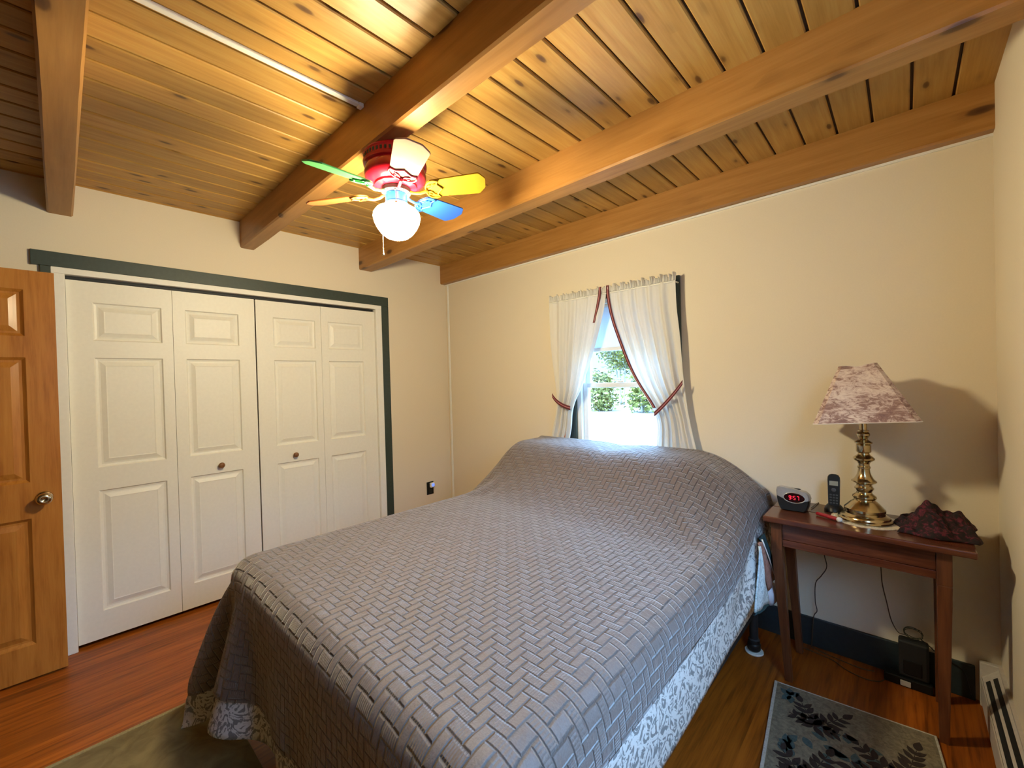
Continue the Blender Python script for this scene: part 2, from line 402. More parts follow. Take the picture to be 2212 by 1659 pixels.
leaf(d2, *leafs[2], -1.573, -1.276); leaf(d2, *leafs[3], -1.178, -.885); wood_knob(d2, -1.452, .905)
# open orange door
d3 = thing('door_3', (.15, -3.40, .012), 'open orange-stained six-panel wooden door standing in front of the closet wall', 'door', kind='structure')
m = MB()
panel_leaf(m, [-3.40, -3.295, -3.070, -2.970, -2.745, -2.640], [.012, .176, .797, .975, 1.592, 1.696, 1.926, 2.022], {(1, 1), (3, 1), (1, 3), (3, 3), (1, 5), (3, 5)},
           lambda a, b, d: (.165+d, a, b), .036, [(0, 0), (.008, -.008), (.014, -.013), (.024, -.013), (.05, -.004), (.052, -.004)])
mesh_obj('door_panel', m, M_door, d3)
M = axis_mat((.165, -2.700, .892), (1, 0, 0))
kb = mesh_obj('knob', MB().lathe([(.031, 0), (.031, .004), (.027, .009), (.013, .012), (.0115, .026), (.016, .032), (.026, .040), (.0295, .050), (.028, .060), (.020, .067), (.009, .0695), (.008, .066), (.001, .066)], n=36, mat=M), M_nickel, d3, smooth=True)
tag(kb, 'shiny brass door knob')
struct('trim_6', MB().box(.04, .125, YB, YB+.015, 0, 2.13).box(.94, 1.02, YB, YB+.015, 0, 2.13).box(.125, .94, YB, YB+.015, 2.05, 2.13), M_green)

# ------------------------------------------------------------------ ceiling beams
def beam(y0, y1, label, x0=.0, z=ZB):
    m = MB(); n = 60
    rnd = random.Random(int(abs(y0)*1000))
    # long timber with slightly eased, wavering lower arrises
    prof = []
    for i in range(n+1):
        x = x0+(WR-x0)*i/n; w = .0025*math.sin(x*5.1+y0*9)+rnd.uniform(-.001, .001)
        prof.append([(x, y0, ZC+.002), (x, y0, z+.008), (x, y0+.007+w*.5, z+w*.4), (x, y1-.007-w*.5, z+w*.4), (x, y1, z+.008), (x, y1, ZC+.002)])
    v = [p for q in prof for p in q]; f = []
    for i in range(n):
        for k in range(6):
            k2 = (k+1) % 6; f.append((i*6+k, (i+1)*6+k, (i+1)*6+k2, i*6+k2))
    f.append((0, 1, 2, 3, 4, 5)); f.append(tuple(n*6+k for k in range(5, -1, -1)))
    m.add(v, f)
    o = mesh_obj('ceiling_beam', m, M_beam); tag(o, label, 'beam', 'exposed wooden ceiling beams'); return o
beam(-2.658, -2.560, 'brown ceiling beam at the far left above the orange door')
beam(-1.765, -1.677, 'brown ceiling beam that the colourful ceiling fan hangs from')
beam(-.903, -.789, 'brown ceiling beam between the ceiling fan and the window wall')
beam(-.062, -.001, 'brown ceiling beam lying flat against the window wall')
rw = thing('wire_raceway', (1.726, -2.1, ZC-.018), 'long white wire cover strip on the ceiling boards, ending at the fan beam', 'wire cover')
mesh_obj('cover', MB().box(1.714, 1.738, -2.559, -1.785, ZC-.012, ZC), M_trimw, rw, bevel=.004)
mesh_obj('end_clip', MB().box(1.712, 1.740, -1.785, -1.766, ZC-.016, ZC), M_trimw, rw, bevel=.003)

# ------------------------------------------------------------------ windows
def window(name, label, axis, c0, c1, z0, z1, face, out, mid, casing, apron=True):
    """axis 'x': opening along x, wall face at y=face, outside towards +out"""
    def B(m, a0, a1, d0, d1, zz0, zz1, mi=0):
        lo, hi = sorted((face+out*d0, face+out*d1))
        if axis == 'x': m.box(a0, a1, lo, hi, zz0, zz1, mi)
        else: m.box(lo, hi, a0, a1, zz0, zz1, mi)
        return m
    base = ((c0+c1)/2, face, z0) if axis == 'x' else (face, (c0+c1)/2, z0)
    w = thing(name, base, label, 'window', kind='structure')
    m = MB(); cw = casing
    B(m, c0-cw, c0, -.020, 0, z0-.02, z1+.065); B(m, c1, c1+cw, -.020, 0, z0-.02, z1+.065); B(m, c0, c1, -.020, 0, z1, z1+.065)
    mesh_obj('casing', m, M_green, w, bevel=.002)
    m = MB(); B(m, c0-cw-.02, c1+cw+.02, -.05, .02, z0-.045, z0-.02); B(m, c0-cw, c1+cw, -.018, 0, z0-.11, z0-.045)
    mesh_obj('window_sill', m, M_green, w, bevel=.003)
    fwid = .035; m = MB()
    B(m, c0, c0+fwid, .0, .13, z0, z1); B(m, c1-fwid, c1, 0, .13, z0, z1); B(m, c0+fwid, c1-fwid, 0, .13, z1-.03, z1); B(m, c0+fwid, c1-fwid, 0, .13, z0-.0, z0+.03)
    mesh_obj('window_frame', m, M_vinyl, w, bevel=.002)
    for (za, zb, da, db) in ((mid-.018, z1-.03, .075, .105), (z0+.03, mid+.018, .035, .065)):
        m = MB(); s = .034; a0, a1 = c0+fwid, c1-fwid
        B(m, a0, a0+s, da, db, za, zb); B(m, a1-s, a1, da, db, za, zb); B(m, a0+s, a1-s, da, db, zb-s, zb); B(m, a0+s, a1-s, da, db, za, za+s)
        sh = mesh_obj('sash', m, M_vinyl, w, bevel=.002)
        g = MB(); B(g, a0+s-.004, a1-s+.004, (da+db)/2-.002, (da+db)/2+.002, za+s-.004, zb-s+.004)
        mesh_obj('pane', g, M_glass, sh)
    return w
w1 = window('window_1', 'bright double-hung window behind white tied-back curtains', 'x', WX0, WX1, WZ0, WZ1, 0, 1, 1.36, .100)
lk = MB().box(1.86, 1.90, .02, .035, 1.378, 1.392)
mesh_obj('sash_lock', lk, M_vinyl, w1, bevel=.003)
window('window_2', 'double-hung window in the right wall beside the camera', 'y', RY0, RY1, RZ0, RZ1, WR, 1, 1.44, .078)
# roller shade
rs = thing('window_shade', (1.87, .02, 1.95), 'pale blue-white shade pulled halfway down the upper window pane', 'window shade')
mesh_obj('roller', MB().tube([(1.568, .018, 1.925), (2.177, .018, 1.925)], .013, 16), M_vinyl, rs, smooth=True)
mesh_obj('shade_cloth', MB().grid(lambda u, v: (1.575+.595*u, .026+.002*math.sin(v*9), 1.925-.30*v), 4, 20), M_shade_r, rs, smooth=True, solid=.001)
mesh_obj('bottom_rail', MB().box(1.572, 2.173, .016, .034, 1.603, 1.630), M_vinyl, rs, bevel=.004)

# ------------------------------------------------------------------ curtains
def interp(pts, z):
    if z >= pts[0][0]: return pts[0][1]
    for (za, a), (zb, b) in zip(pts, pts[1:]):
        if z >= zb:
            t = (za-z)/(za-zb); return a+(b-a)*t
    return pts[-1][1]
def smooth_prof(pts, z, h=.05):
    return sum(interp(pts, z+d*h) for d in (-1.5, -1, -.5, 0, .5, 1, 1.5))/7
CR = dict(
 left=dict(outer=[(2.0, 1.352), (1.66, 1.350), (1.38, 1.376), (1.235, 1.392), (1.06, 1.348), (.95, 1.315), (.55, 1.24)],
           inner=[(2.0, 1.842), (1.97, 1.840), (1.82, 1.797), (1.65, 1.737), (1.47, 1.667), (1.305, 1.599), (1.205, 1.535), (1.15, 1.530), (1.03, 1.528), (.94, 1.49), (.55, 1.46)], n=5, tie=1.235),
 right=dict(outer=[(2.0, 2.316), (1.80, 2.318), (1.70, 2.331), (1.45, 2.341), (1.35, 2.346), (1.14, 2.373), (.9, 2.425), (.55, 2.48)],
           inner=[(2.0, 1.836), (1.97, 1.838), (1.81, 1.869), (1.584, 1.949), (1.428, 2.011), (1.32, 2.078), (1.20, 2.168), (1.16, 2.182), (1.07, 2.182), (.91, 2.16), (.55, 2.12)], n=6, tie=1.26))
def curtain_pt(c, side, u, z, dy=0):
    """u 0 = outer edge, 1 = inner edge"""
    a, b = smooth_prof(c['outer'], z), smooth_prof(c['inner'], z)
    w = abs(b-a)
    zt = c['tie'] + ((.12 if side == 'right' else .05)*(1-u) - .05)
    k = math.exp(-((z-zt)/.13)**2)
    amp = .007+.006*k + .006*max(0, min(1, (2.0-z)/.5))
    ph = c['n']*2*PI*(u**1.08) + 1.2*math.sin(z*2.3+u*3)
    y = -.080 + .016*max(0, min(1, (1.95-z)/.6)) + amp*math.sin(ph)*.8 + .5*amp*math.sin(ph*1.73+1.3+z)
    return Vector((a+(b-a)*u, y+dy, z))
def build_curtain(side, label):
    c = CR[side]; root = thing('curtain', curtain_pt(c, side, .5, 2.0), label, 'curtain', 'white tied-back window curtains')
    z0, z1 = 1.995, .56
    mesh_obj('curtain_panel', MB().grid(lambda u, v: curtain_pt(c, side, u, z0+(z1-z0)*v), 120, 90), M_curtain, root, smooth=True, solid=.0008)
    n = 26
    def ruf(u, v):
        p = curtain_pt(c, side, u, 1.995)
        a = .006+.012*v
        sag = 0
        return (p.x+.004*math.sin(u*60), -.082+a*math.sin(u*2*PI*n)+.004*math.sin(u*2*PI*n*2.3), 1.994+v*(.040+.012*math.sin(u*37+1)*math.sin(u*2*PI*n*.5)-sag))
    mesh_obj('ruffle', MB().grid(ruf, 260, 6), M_curtain, root, smooth=True, solid=.0008)
    # striped ribbon along the inner edge
    def rib(za, zb, off0, off1, nm='ribbon', w=.022):
        def f(u, v):
            z = za+(zb-za)*v; a, b = smooth_prof(c['outer'], z), smooth_prof(c['inner'], z)
            s = 1 if b > a else -1
            off = off0+(off1-off0)*v
            uu_ = 1-(off/abs(b-a))
            p = curtain_pt(c, side, min(1, max(0, uu_)), min(z, 1.995)); p.z = z
            return (p.x+s*(u-.5)*w, p.y-.006-.003*math.sin(u*PI), z)
        mesh_obj(nm, MB().grid(f, 4, 60, 0, lambda u, v: (u, v)), M_ribbon, root, smooth=True, solid=.0012)
    if side == 'right':
        rib(2.038, 1.215, .022, .012)
    else:
        rib(2.036, 1.80, .035, .050); rib(1.10, .60, .045, .085)
    # tieback band
    if side == 'right': A, B, C = Vector((2.350, -.092, 1.375)), Vector((2.275, -.118, 1.262)), Vector((2.172, -.100, 1.178))
    else: A, B, C = Vector((1.368, -.092, 1.292)), Vector((1.43, -.118, 1.225)), Vector((1.535, -.098, 1.200))
    def tb(u, v):
        p = A*(1-v)**2+B*2*v*(1-v)+C*v*v
        return (p.x, p.y-.002, p.z+(u-.5)*.030)
    mesh_obj('tieback', MB().grid(tb, 4, 30, 0, lambda u, v: (u, v)), M_ribbon, root, smooth=True, solid=.002)
    return root
build_curtain('left', 'left white sheer curtain panel tied back low with striped ribbon')
build_curtain('right', 'right wider white sheer curtain panel with long maroon striped ribbon edge')
cr = thing('curtain_rod', (1.84, -.078, 2.0), 'slim white curtain rod hidden in the curtain tops above the window', 'curtain rod')
mesh_obj('rod', MB().tube([(1.345, -.004, 1.988), (1.345, -.060, 1.988), (1.355, -.079, 1.988), (1.38, -.081, 1.988), (2.28, -.081, 1.988), (2.300, -.079, 1.988), (2.308, -.060, 1.988), (2.308, -.021, 1.988)], .005, 8), M_trimw, cr, smooth=True)

# ------------------------------------------------------------------ ceiling fan
FX, FY = 1.82, -1.68
fan = thing('ceiling_fan', (FX, FY, ZB), 'colourful five-bladed ceiling fan with lit white globe under the wooden beam', 'ceiling fan')
M_fred = plain('red_enamel', (.42, .006, .018), .25, nscale=20, coat=.4)
M_fblue = plain('blue_enamel', (.012, .07, .36), .3, nscale=20, coat=.3)
M_fgreen = plain('green_enamel', (.04, .24, .07), .35, nscale=20)
M_forange = plain('orange_enamel', (.40, .105, .022), .45, nscale=20)
M_fyellow = plain('yellow_enamel', (.34, .185, .005), .8, nscale=20, spec=.2)
M_fpink = plain('pale_pink_enamel', (.30, .175, .135), .95, nscale=20, spec=.04)
M_globe = emis('lit_white_globe', (1, .85, .52), 345)
cz = (FX, FY, 0)
mesh_obj('motor_housing', MB().lathe([(.062, 2.373), (.066, 2.345), (.100, 2.342), (.120, 2.336), (.124, 2.328), (.121, 2.322), (.121, 2.306), (.126, 2.300), (.124, 2.290), (.116, 2.286), (.119, 2.276), (.122, 2.258), (.118, 2.240), (.104, 2.226), (.085, 2.220), (.083, 2.212), (.060, 2.206), (.02, 2.205)], cz, 56), M_fred, fan, auto=35)
m = MB()
for k in range(44):
    a = 2*PI*k/44; m.box(.1195, .1225, -.0042, .0042, 2.307, 2.320, mat=Matrix.Translation(cz) @ Matrix.Rotation(a, 4, 'Z'))
mesh_obj('vent_slots', m, M_blackm, fan)
mesh_obj('flywheel', MB().lathe([(.052, 2.207), (.058, 2.203), (.058, 2.188), (.050, 2.184), (.02, 2.184)], cz, 40), M_blackm, fan, auto=35)
for k in range(10):
    q = 2*PI*k/10; mesh_obj('screw', MB().lathe([(.005, 0), (.005, .004), (.002, .006)], n=10, mat=axis_mat((FX+.050*math.cos(q), FY+.050*math.sin(q), 2.186), (0, 0, -1), (1, 0, 0))), M_nickel, fan)
mesh_obj('switch_housing', MB().lathe([(.040, 2.186), (.043, 2.182), (.043, 2.150), (.047, 2.145), (.047, 2.130), (.040, 2.126), (.01, 2.126)], cz, 40), M_fblue, fan, auto=35)
mesh_obj('globe', MB().lathe([(.048, 2.132), (.060, 2.129), (.080, 2.119), (.091, 2.104), (.0935, 2.090), (.089, 2.070), (.079, 2.048), (.064, 2.027), (.045, 2.011), (.024, 2.003), (.002, 2.001)], cz, 48), M_globe, fan, smooth=True)
# pull chains
ch = mesh_obj('pull_chain', MB().tube([(FX-.046, FY-.012, 2.14), (FX-.06, FY-.02, 2.135), (FX-.070, FY-.024, 2.10), (FX-.071, FY-.024, 2.02), (FX-.071, FY-.024, 1.968)], .0013, 6), M_brass, fan)
mesh_obj('chain_pull', MB().lathe([(.0015, .012), (.003, .008), (.0035, .001), (.005, -.006), (.0065, -.010), (.002, -.011)], (FX-.071, FY-.024, 1.958), 14), M_brass, ch, smooth=True)
ch = mesh_obj('pull_chain', MB().tube([(FX+.038, FY-.025, 2.172), (FX+.052, FY-.034, 2.170), (FX+.058, FY-.038, 2.150), (FX+.059, FY-.039, 2.128)], .0013, 6), M_brass, fan)
mesh_obj('chain_pull', MB().lathe([(.001, .006), (.005, .002), (.006, -.004), (.003, -.009)], (FX+.059, FY-.039, 2.124), 14), M_brass, ch, smooth=True)
def blade(ang, ztip, mat, pitch, nm):
    a = math.radians(ang); zr = 2.192
    dip = math.atan2(ztip-zr, .30)
    M = Matrix.Translation((FX, FY, zr)) @ Matrix.Rotation(a, 4, 'Z') @ Matrix.Rotation(-dip, 4, 'Y') @ Matrix.Translation((.10, 0, 0)) @ Matrix.Rotation(math.radians(pitch), 4, 'X')
    # blade outline: root rounded, clipped corners at the tip
    pts = []
    for k in range(13):
        t = PI/2+PI*k/12; pts.append((.050+.030*math.cos(t), .050*math.sin(t)))
    pts += [(.235, -.062), (.243, -.058), (.264, -.030), (.266, -.022), (.266, .022), (.264, .030), (.243, .058), (.235, .062)]
    b = mesh_obj('blade', MB().prism(pts, -.003, .003, mat=M), mat, fan, bevel=.0015)
    b['label'] = nm+' fan blade'
    # blade iron: arm plus open scroll plate below the blade
    m = MB()
    m.tube([(-.050, 0, -.002), (-.030, 0, -.012), (-.005, 0, -.016), (.018, 0, -.010), (.030, 0, -.006)], [.007, .006, .006, .007, .008], 8, mat=M)
    rim = []
    for k in range(15):
        t = PI/2+PI*k/14; rim.append((.056+.036*math.cos(t), .052*math.sin(t), -.006))
    m.tube([(.075, .050, -.006)]+rim+[(.075, -.050, -.006)], .0036, 6, mat=M)
    m.tube([(.075, .050, -.006), (.066, .030, -.006), (.078, .012, -.006), (.088, 0, -.006), (.078, -.012, -.006), (.066, -.030, -.006), (.075, -.050, -.006)], .0034, 6, mat=M)
    for s in (-1, 1):
        m.tube([(.028, .004*s, -.006), (.044, .012*s, -.006), (.052, .028*s, -.006), (.064, .032*s, -.006)], .003, 6, mat=M)
        m.tube([(.030, .022*s, -.006), (.044, .030*s, -.006)], .003, 6, mat=M)
    mesh_obj('blade_iron', m, mat if mat is not M_fpink else M_fred, b, smooth=True)
blade(337.5, 2.205, M_fpink, -12, 'pale pink')
blade(46, 2.225, M_fyellow, -12, 'yellow')
blade(97.5, 2.203, M_fblue, -12, 'blue')
blade(220, 2.168, M_forange, -17, 'orange')
blade(273, 2.186, M_fgreen, -19, 'green')

# ------------------------------------------------------------------ bed
BX0, BX1, BY0, BZ, BY1 = 1.245, 2.795, -2.155, .685, -.125
bed = thing('bed', (2.0, -1.1, 0), 'double bed with mattress and tan floral box spring standing against the window wall', 'bed')
def rbox(name, x0, x1, y0, y1, z0, z1, mat, parent, bev, seg=4, uvs=True):
    bm = bmesh.new(); bmesh.ops.create_cube(bm, size=1)
    for v in bm.verts:
        v.co = Vector((x0+(v.co.x+.5)*(x1-x0), y0+(v.co.y+.5)*(y1-y0), z0+(v.co.z+.5)*(z1-z0)))
    bmesh.ops.bevel(bm, geom=bm.edges[:], offset=bev, segments=seg, profile=.5, affect='EDGES')
    uvl = bm.loops.layers.uv.new('UVMap')
    for f in bm.faces:
        f.smooth = True; n = f.normal
        for l in f.loops:
            c = l.vert.co; l[uvl].uv = (c.x, c.y) if abs(n.z) > .7 else ((c.y, c.z) if abs(n.x) > .7 else (c.x, c.z))
    loc = LOC.get(parent, Vector((0, 0, 0))) if parent else Vector((0, 0, 0))
    bmesh.ops.translate(bm, verts=bm.verts, vec=-loc)
    me = bpy.data.meshes.new(name); bm.to_mesh(me); bm.free(); me.materials.append(mat)
    o = bpy.data.objects.new(name, me); COL.objects.link(o); LOC[o] = loc
    if parent: o.parent = parent
    return o
rbox('mattress', BX0, BX1, BY0, BY1, .432, BZ, M_sheet, bed, .055)
rbox('box_spring', BX0+.005, BX1-.005, BY0+.01, BY1, .285, .430, M_floral, bed, .02)
m = MB()
m.box(BX0+.02, BX0+.055, BY0+.03, -.13, .245, .285).box(BX1-.055, BX1-.02, BY0+.03, -.13, .245, .285).box(BX0+.055, BX1-.055, BY0+.25, BY0+.285, .245, .285).box(BX0+.055, BX1-.055, -.28, -.245, .245, .285)
mesh_obj('bed_frame', m, M_blackm, bed)
def bed_leg(x, y):
    l = mesh_obj('leg', MB().lathe([(.020, .245), (.020, .075), (.026, .070), (.026, .055), (.012, .050), (.012, .012)], (x, y, 0), 20), M_blackm, bed, auto=40)
    mesh_obj('caster', MB().lathe([(.024, .014), (.030, .022), (.030, .048), (.022, .054)], (x, y, 0), 20), M_black, l, smooth=True)
    c = mesh_obj('caster_cup', MB().lathe([(.038, 0), (.042, .004), (.042, .011), (.039, .012), (.036, .006), (.030, .007), (.001, .007)], (x, y, 0), 28), M_white, l, smooth=True); c['label'] = 'white floor cup under the caster'
for x, y in ((2.745, -.262), (BX0+.04, -.262), (BX0+.04, -1.87), (BX1-.04, -1.87)): bed_leg(x, y)
m = MB()
m.tube([(1.30, -.113, .145), (1.30, -.113, .60), (1.32, -.113, .68), (1.40, -.113, .72), (2.55, -.113, .72), (2.68, -.113, .70), (2.715, -.113, .62), (2.715, -.113, .145)], .012, 10)
for k in range(9): m.tube([(1.42+k*.14, -.113, .72), (1.42+k*.14, -.113, .40)], .006, 8)
m.tube([(1.30, -.113, .40), (2.715, -.113, .40)], .008, 8)
mesh_obj('headboard', m, M_black, bed, smooth=True)

# --- drape: position based cloth over mattress and pillows, computed once
def hgt(x, y):
    t = np.clip((-y-.36)/(.84-.36), 0, 1); P = 1-(t*t*(3-2*t))
    P = P*(1+.00*y)
    q = np.clip((x-2.42)/(2.83-2.42), 0, 1); Q = 1-.95*q*q
    dip = 1-.05*np.exp(-((x-1.98)/.10)**2)
    return .268*P*Q*dip
def drape():
    dx = .034
    T = np.linspace(0, BY1-BY0, 400); ys = BY1-T
    hm = hgt(np.full_like(ys, 1.9), ys); arc = np.concatenate([[0], np.cumsum(np.hypot(np.diff(ys), np.diff(hm)))])
    TL = arc[-1]; aL, aF = .345, .45
    nl, nc, nr = round(aL/dx), round((BX1-BX0)/dx), 10
    nt, nf = round(TL/dx), round(aF/dx)
    tt = np.concatenate([np.linspace(0, TL, nt+1), TL+np.linspace(0, aF, nf+1)[1:]])
    I = len(tt); J = nl+nc+nr+1
    S = np.zeros((I, J)); 
    for i, t in enumerate(tt):
        aR = np.interp(t/TL, [0, .25, .6, 1, 1.3], [.26, .28, .345, .37, .38])
        S[i] = np.concatenate([BX0-np.linspace(aL, 0, nl+1), BX0+np.linspace(0, BX1-BX0, nc+1)[1:], BX1+np.linspace(0, aR, nr+1)[1:]])
    T2 = np.repeat(tt[:, None], J, 1)
    yy = np.where(T2 <= TL, BY1-np.interp(T2, arc, T), BY0-(T2-TL))
    X = np.stack([S, yy, np.zeros_like(S)], -1)
    xc = np.clip(S, BX0, BX1); X[..., 2] = BZ+.015+hgt(xc, np.clip(yy, BY0, 0))
    # start the overhangs already tipped half down
    ov = np.maximum(0, BX0-S); ov2 = np.maximum(0, S-BX1); ov3 = np.maximum(0, BY0-yy)
    X[..., 0] += .35*ov-.35*ov2; X[..., 2] -= .7*(ov+ov2); X[..., 1] += .35*ov3; X[..., 2] -= .7*ov3
    X[..., 2] = np.maximum(X[..., 2], .03)
    R0 = np.stack([S, T2], -1)
    cons = []
    def addc(di, dj, par, stiff):
        i0, i1 = max(0, -di), I-max(0, di); j0, j1 = max(0, -dj), J-max(0, dj)
        ii, jj = np.meshgrid(np.arange(i0, i1), np.arange(j0, j1), indexing='ij')
        for p in (0, 1):
            msk = par(ii, jj) == p
            a = (ii[msk]*J+jj[msk]); b = ((ii[msk]+di)*J+(jj[msk]+dj))
            r = R0.reshape(-1, 2); cons.append((a, b, np.linalg.norm(r[a]-r[b], axis=1), stiff))
    addc(1, 0, lambda i, j: i % 2, 1.0); addc(0, 1, lambda i, j: j % 2, 1.0)
    addc(1, 1, lambda i, j: i % 2, .35); addc(1, -1, lambda i, j: i % 2, .35)
    addc(2, 0, lambda i, j: (i//2) % 2, .22); addc(0, 2, lambda i, j: (j//2) % 2, .22)
    addc(4, 0, lambda i, j: (i//4) % 2, .06); addc(0, 4, lambda i, j: (j//4) % 2, .06)
    P = X.reshape(-1, 3).copy(); V = np.zeros_like(P)
    cen = np.array([(BX0+BX1)/2, (BY0+.2)/2, BZ/2]); rad = .065
    half = np.array([(BX1-BX0)/2, (.2-BY0)/2, BZ/2])-rad
    off = .008
    pinned = np.arange(0, J)
    pinned = pinned[(S[0] > BX0+.02) & (S[0] < BX1-.02)]
    pin = P[pinned].copy()
    rng = np.random.RandomState(3)
    dt = 1/110
    for it in range(400):
        V[:, 2] -= 9.8*dt; V *= .975
        if it < 60: V += rng.normal(0, .01, V.shape)
        Q = P+V*dt
        for k in range(7):
            for a, b, r, st in cons:
                d = Q[b]-Q[a]; l = np.sqrt((d*d).sum(1))+1e-9
                c = (d*(.5*st*(l-r)/l)[:, None]); Q[a] += c; Q[b] -= c
            if k in (3, 6):
                xc = np.clip(Q[:, 0], BX0, BX1); yc = np.clip(Q[:, 1], BY0, 0)
                s = (BZ+hgt(xc, yc))/BZ
                q = Q.copy(); q[:, 2] /= s
                w = q-cen; aw = np.abs(w)-half; o = np.maximum(aw, 0); L_ = np.sqrt((o*o).sum(1))
                ins = np.minimum(aw.max(1), 0); sd = L_+ins-rad-off
                g = np.where(o > 0, o, 0)*np.sign(w); ng = np.sqrt((g*g).sum(1))
                am = aw.argmax(1); g2 = np.zeros_like(g); g2[np.arange(len(g)), am] = np.sign(w[np.arange(len(g)), am])
                g = np.where((ng > 1e-6)[:, None], g/np.maximum(ng, 1e-6)[:, None], g2)
                h = sd < 0
                Q[h] -= (g*sd[:, None])[h]*np.array([1, 1, 1])
                f = h & (g[:, 2] > .5)
                Q[f, :2] = P[f, :2]*.6+Q[f, :2]*.4
            Q[:, 1] = np.minimum(Q[:, 1], BY1+.005); Q[:, 2] = np.maximum(Q[:, 2], .012)
            near = (Q[:, 1] > -.50); Q[near, 0] = np.minimum(Q[near, 0], np.where(Q[near, 2] > .69, 2.808, 2.818))
            Q[pinned] = pin
        V = (Q-P)/dt; P = Q
    return P.reshape(I, J, 3), R0, S, tt, TL
PX, R0, SS, TTv, TLEN = drape()
def cubic_resample(A, fi, fj):
    """Catmull-Rom sample of A at fractional indices"""
    def w(t): return np.stack([-.5*t+t*t-.5*t**3, 1-2.5*t*t+1.5*t**3, .5*t+2*t*t-1.5*t**3, -.5*t*t+.5*t**3], -1)
    I, J = A.shape[:2]
    i = np.clip(np.floor(fi).astype(int), 0, I-2); j = np.clip(np.floor(fj).astype(int), 0, J-2)
    wi, wj = w(fi-i), w(fj-j); out = 0
    for a in range(4):
        for b in range(4):
            out = out + (wi[..., a]*wj[..., b])[..., None]*A[np.clip(i+a-1, 0, I-1), np.clip(j+b-1, 0, J-1)]
    return out
def sheet(name, tmax_fn, sl_fn, sr_fn, nu, nv, offset, mat, parent=None, solid=.006, soff=1):
    """sub-rectangle of the draped surface between flat coordinates, offset along its normal"""
    I, J = PX.shape[:2]
    v = np.linspace(0, 1, nv+1); u = np.linspace(0, 1, nu+1); U, W = np.meshgrid(u, v)
    t = W*tmax_fn(U)
    fi = np.interp(t, TTv, np.arange(I))
    sl, sr = sl_fn(t/TLEN), sr_fn(t/TLEN)
    s = sl+(sr-sl)*U
    fj = np.zeros_like(s)
    for a in range(nv+1):
        for b in range(nu+1):
            i = min(int(fi[a, b]), I-2); k = fi[a, b]-i
            fj[a, b] = np.interp(s[a, b], SS[i]*(1-k)+SS[i+1]*k, np.arange(J))
    P = cubic_resample(PX, fi, fj)
    du = np.gradient(P, axis=1); dv = np.gradient(P, axis=0); n = np.cross(dv, du); n /= np.linalg.norm(n, axis=2)[..., None]+1e-9
    if n[10, nu//2, 2] < 0: n = -n
    P = P+n*offset
    me = bpy.data.meshes.new(name); W1 = nu+1
    loc = np.array(LOC[parent]) if parent else np.zeros(3)
    faces = [(a*W1+b, (a+1)*W1+b, (a+1)*W1+b+1, a*W1+b+1) for a in range(nv) for b in range(nu)]
    me.from_pydata((P.reshape(-1, 3)-loc).tolist(), [], faces)
    uvl = me.uv_layers.new(name='UVMap'); uu2 = np.stack([s, t], -1).reshape(-1, 2)
    li = np.zeros(len(me.loops), int); me.loops.foreach_get('vertex_index', li); uvl.data.foreach_set('uv', uu2[li].astype(np.float32).ravel())
    me.polygons.foreach_set('use_smooth', [True]*len(me.polygons)); me.materials.append(mat)
    me.update()
    o = bpy.data.objects.new(name, me); COL.objects.link(o)
    if parent: o.parent = parent
    # make sure faces look outward
    if me.polygons[(nv//2)*nu+nu//2].normal.z < 0: me.flip_normals()
    md = o.modifiers.new('Solidify', 'SOLIDIFY'); md.thickness = solid; md.offset = soff
    return o
comf = sheet('comforter', lambda u: TLEN+.445+0*u, lambda k: BX0-.34+0*k, lambda k: BX1+np.interp(k, [0, .25, .6, 1, 1.3], [.255, .275, .335, .36, .365]), 150, 170, -.001, M_comf, None, .004)
tag(comf, 'grey and white scroll-patterned comforter showing below the quilt edge', 'comforter')
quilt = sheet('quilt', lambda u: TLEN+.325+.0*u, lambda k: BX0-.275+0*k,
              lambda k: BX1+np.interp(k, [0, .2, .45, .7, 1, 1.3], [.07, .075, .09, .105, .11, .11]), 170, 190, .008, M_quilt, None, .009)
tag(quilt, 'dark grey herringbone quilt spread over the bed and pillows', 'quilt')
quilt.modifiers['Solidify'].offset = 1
# ------------------------------------------------------------------ folded quilt hanging beside the mattress head
fq = thing('folded_blanket', (2.83, -.40, .36), 'pale blue patterned folded blanket hanging between mattress and nightstand', 'blanket')
def patch(nm, quad, mat, bulge=.01, thick=.006, nrm=Vector((1, -.35, 0)).normalized()):
    a, b, c, d = [Vector(p) for p in quad]
    def f(u, v):
        p = (a*(1-u)+b*u)*(1-v)+(d*(1-u)+c*u)*v
        return p+nrm*(bulge*math.sin(PI*u)*math.sin(PI*v)+.003*math.sin(9*u+5*v))
    return mesh_obj(nm, MB().grid(f, 14, 16, 0, lambda u, v: (u*.3, v*.3)), mat, fq, smooth=True, solid=thick)
M_bpat = scroll_mat('pale_blue_scroll', (.36, .50, .56), (.66, .78, .82), 24, .45)
M_rpat = patch_mat('reddish_brown_spotted', [(.35, (.30, .14, .10)), (.6, (.42, .24, .19)), (.72, (.08, .04, .05))], 34)
M_tealc = plain('dark_teal_cloth', (.015, .05, .06), .8, nscale=60, namp=.2)
patch('blue_panel', [(2.845, -.56, .655), (2.846, -.548, .655), (2.856, -.465, .375), (2.846, -.645, .400)], M_bpat)
patch('blue_hem', [(2.846, -.645, .400), (2.856, -.465, .375), (2.857, -.463, .362), (2.844, -.650, .388)], M_tealc, .004)
patch('red_panel', [(2.838, -.545, .665), (2.842, -.505, .660), (2.848, -.30, .425), (2.846, -.40, .40)], M_rpat, .004)
e1 = mesh_obj('white_binding', MB().tube([(2.845, -.500, .668), (2.850, -.40, .55), (2.852, -.298, .418)], .0035, 6), M_trimw, fq, smooth=True)
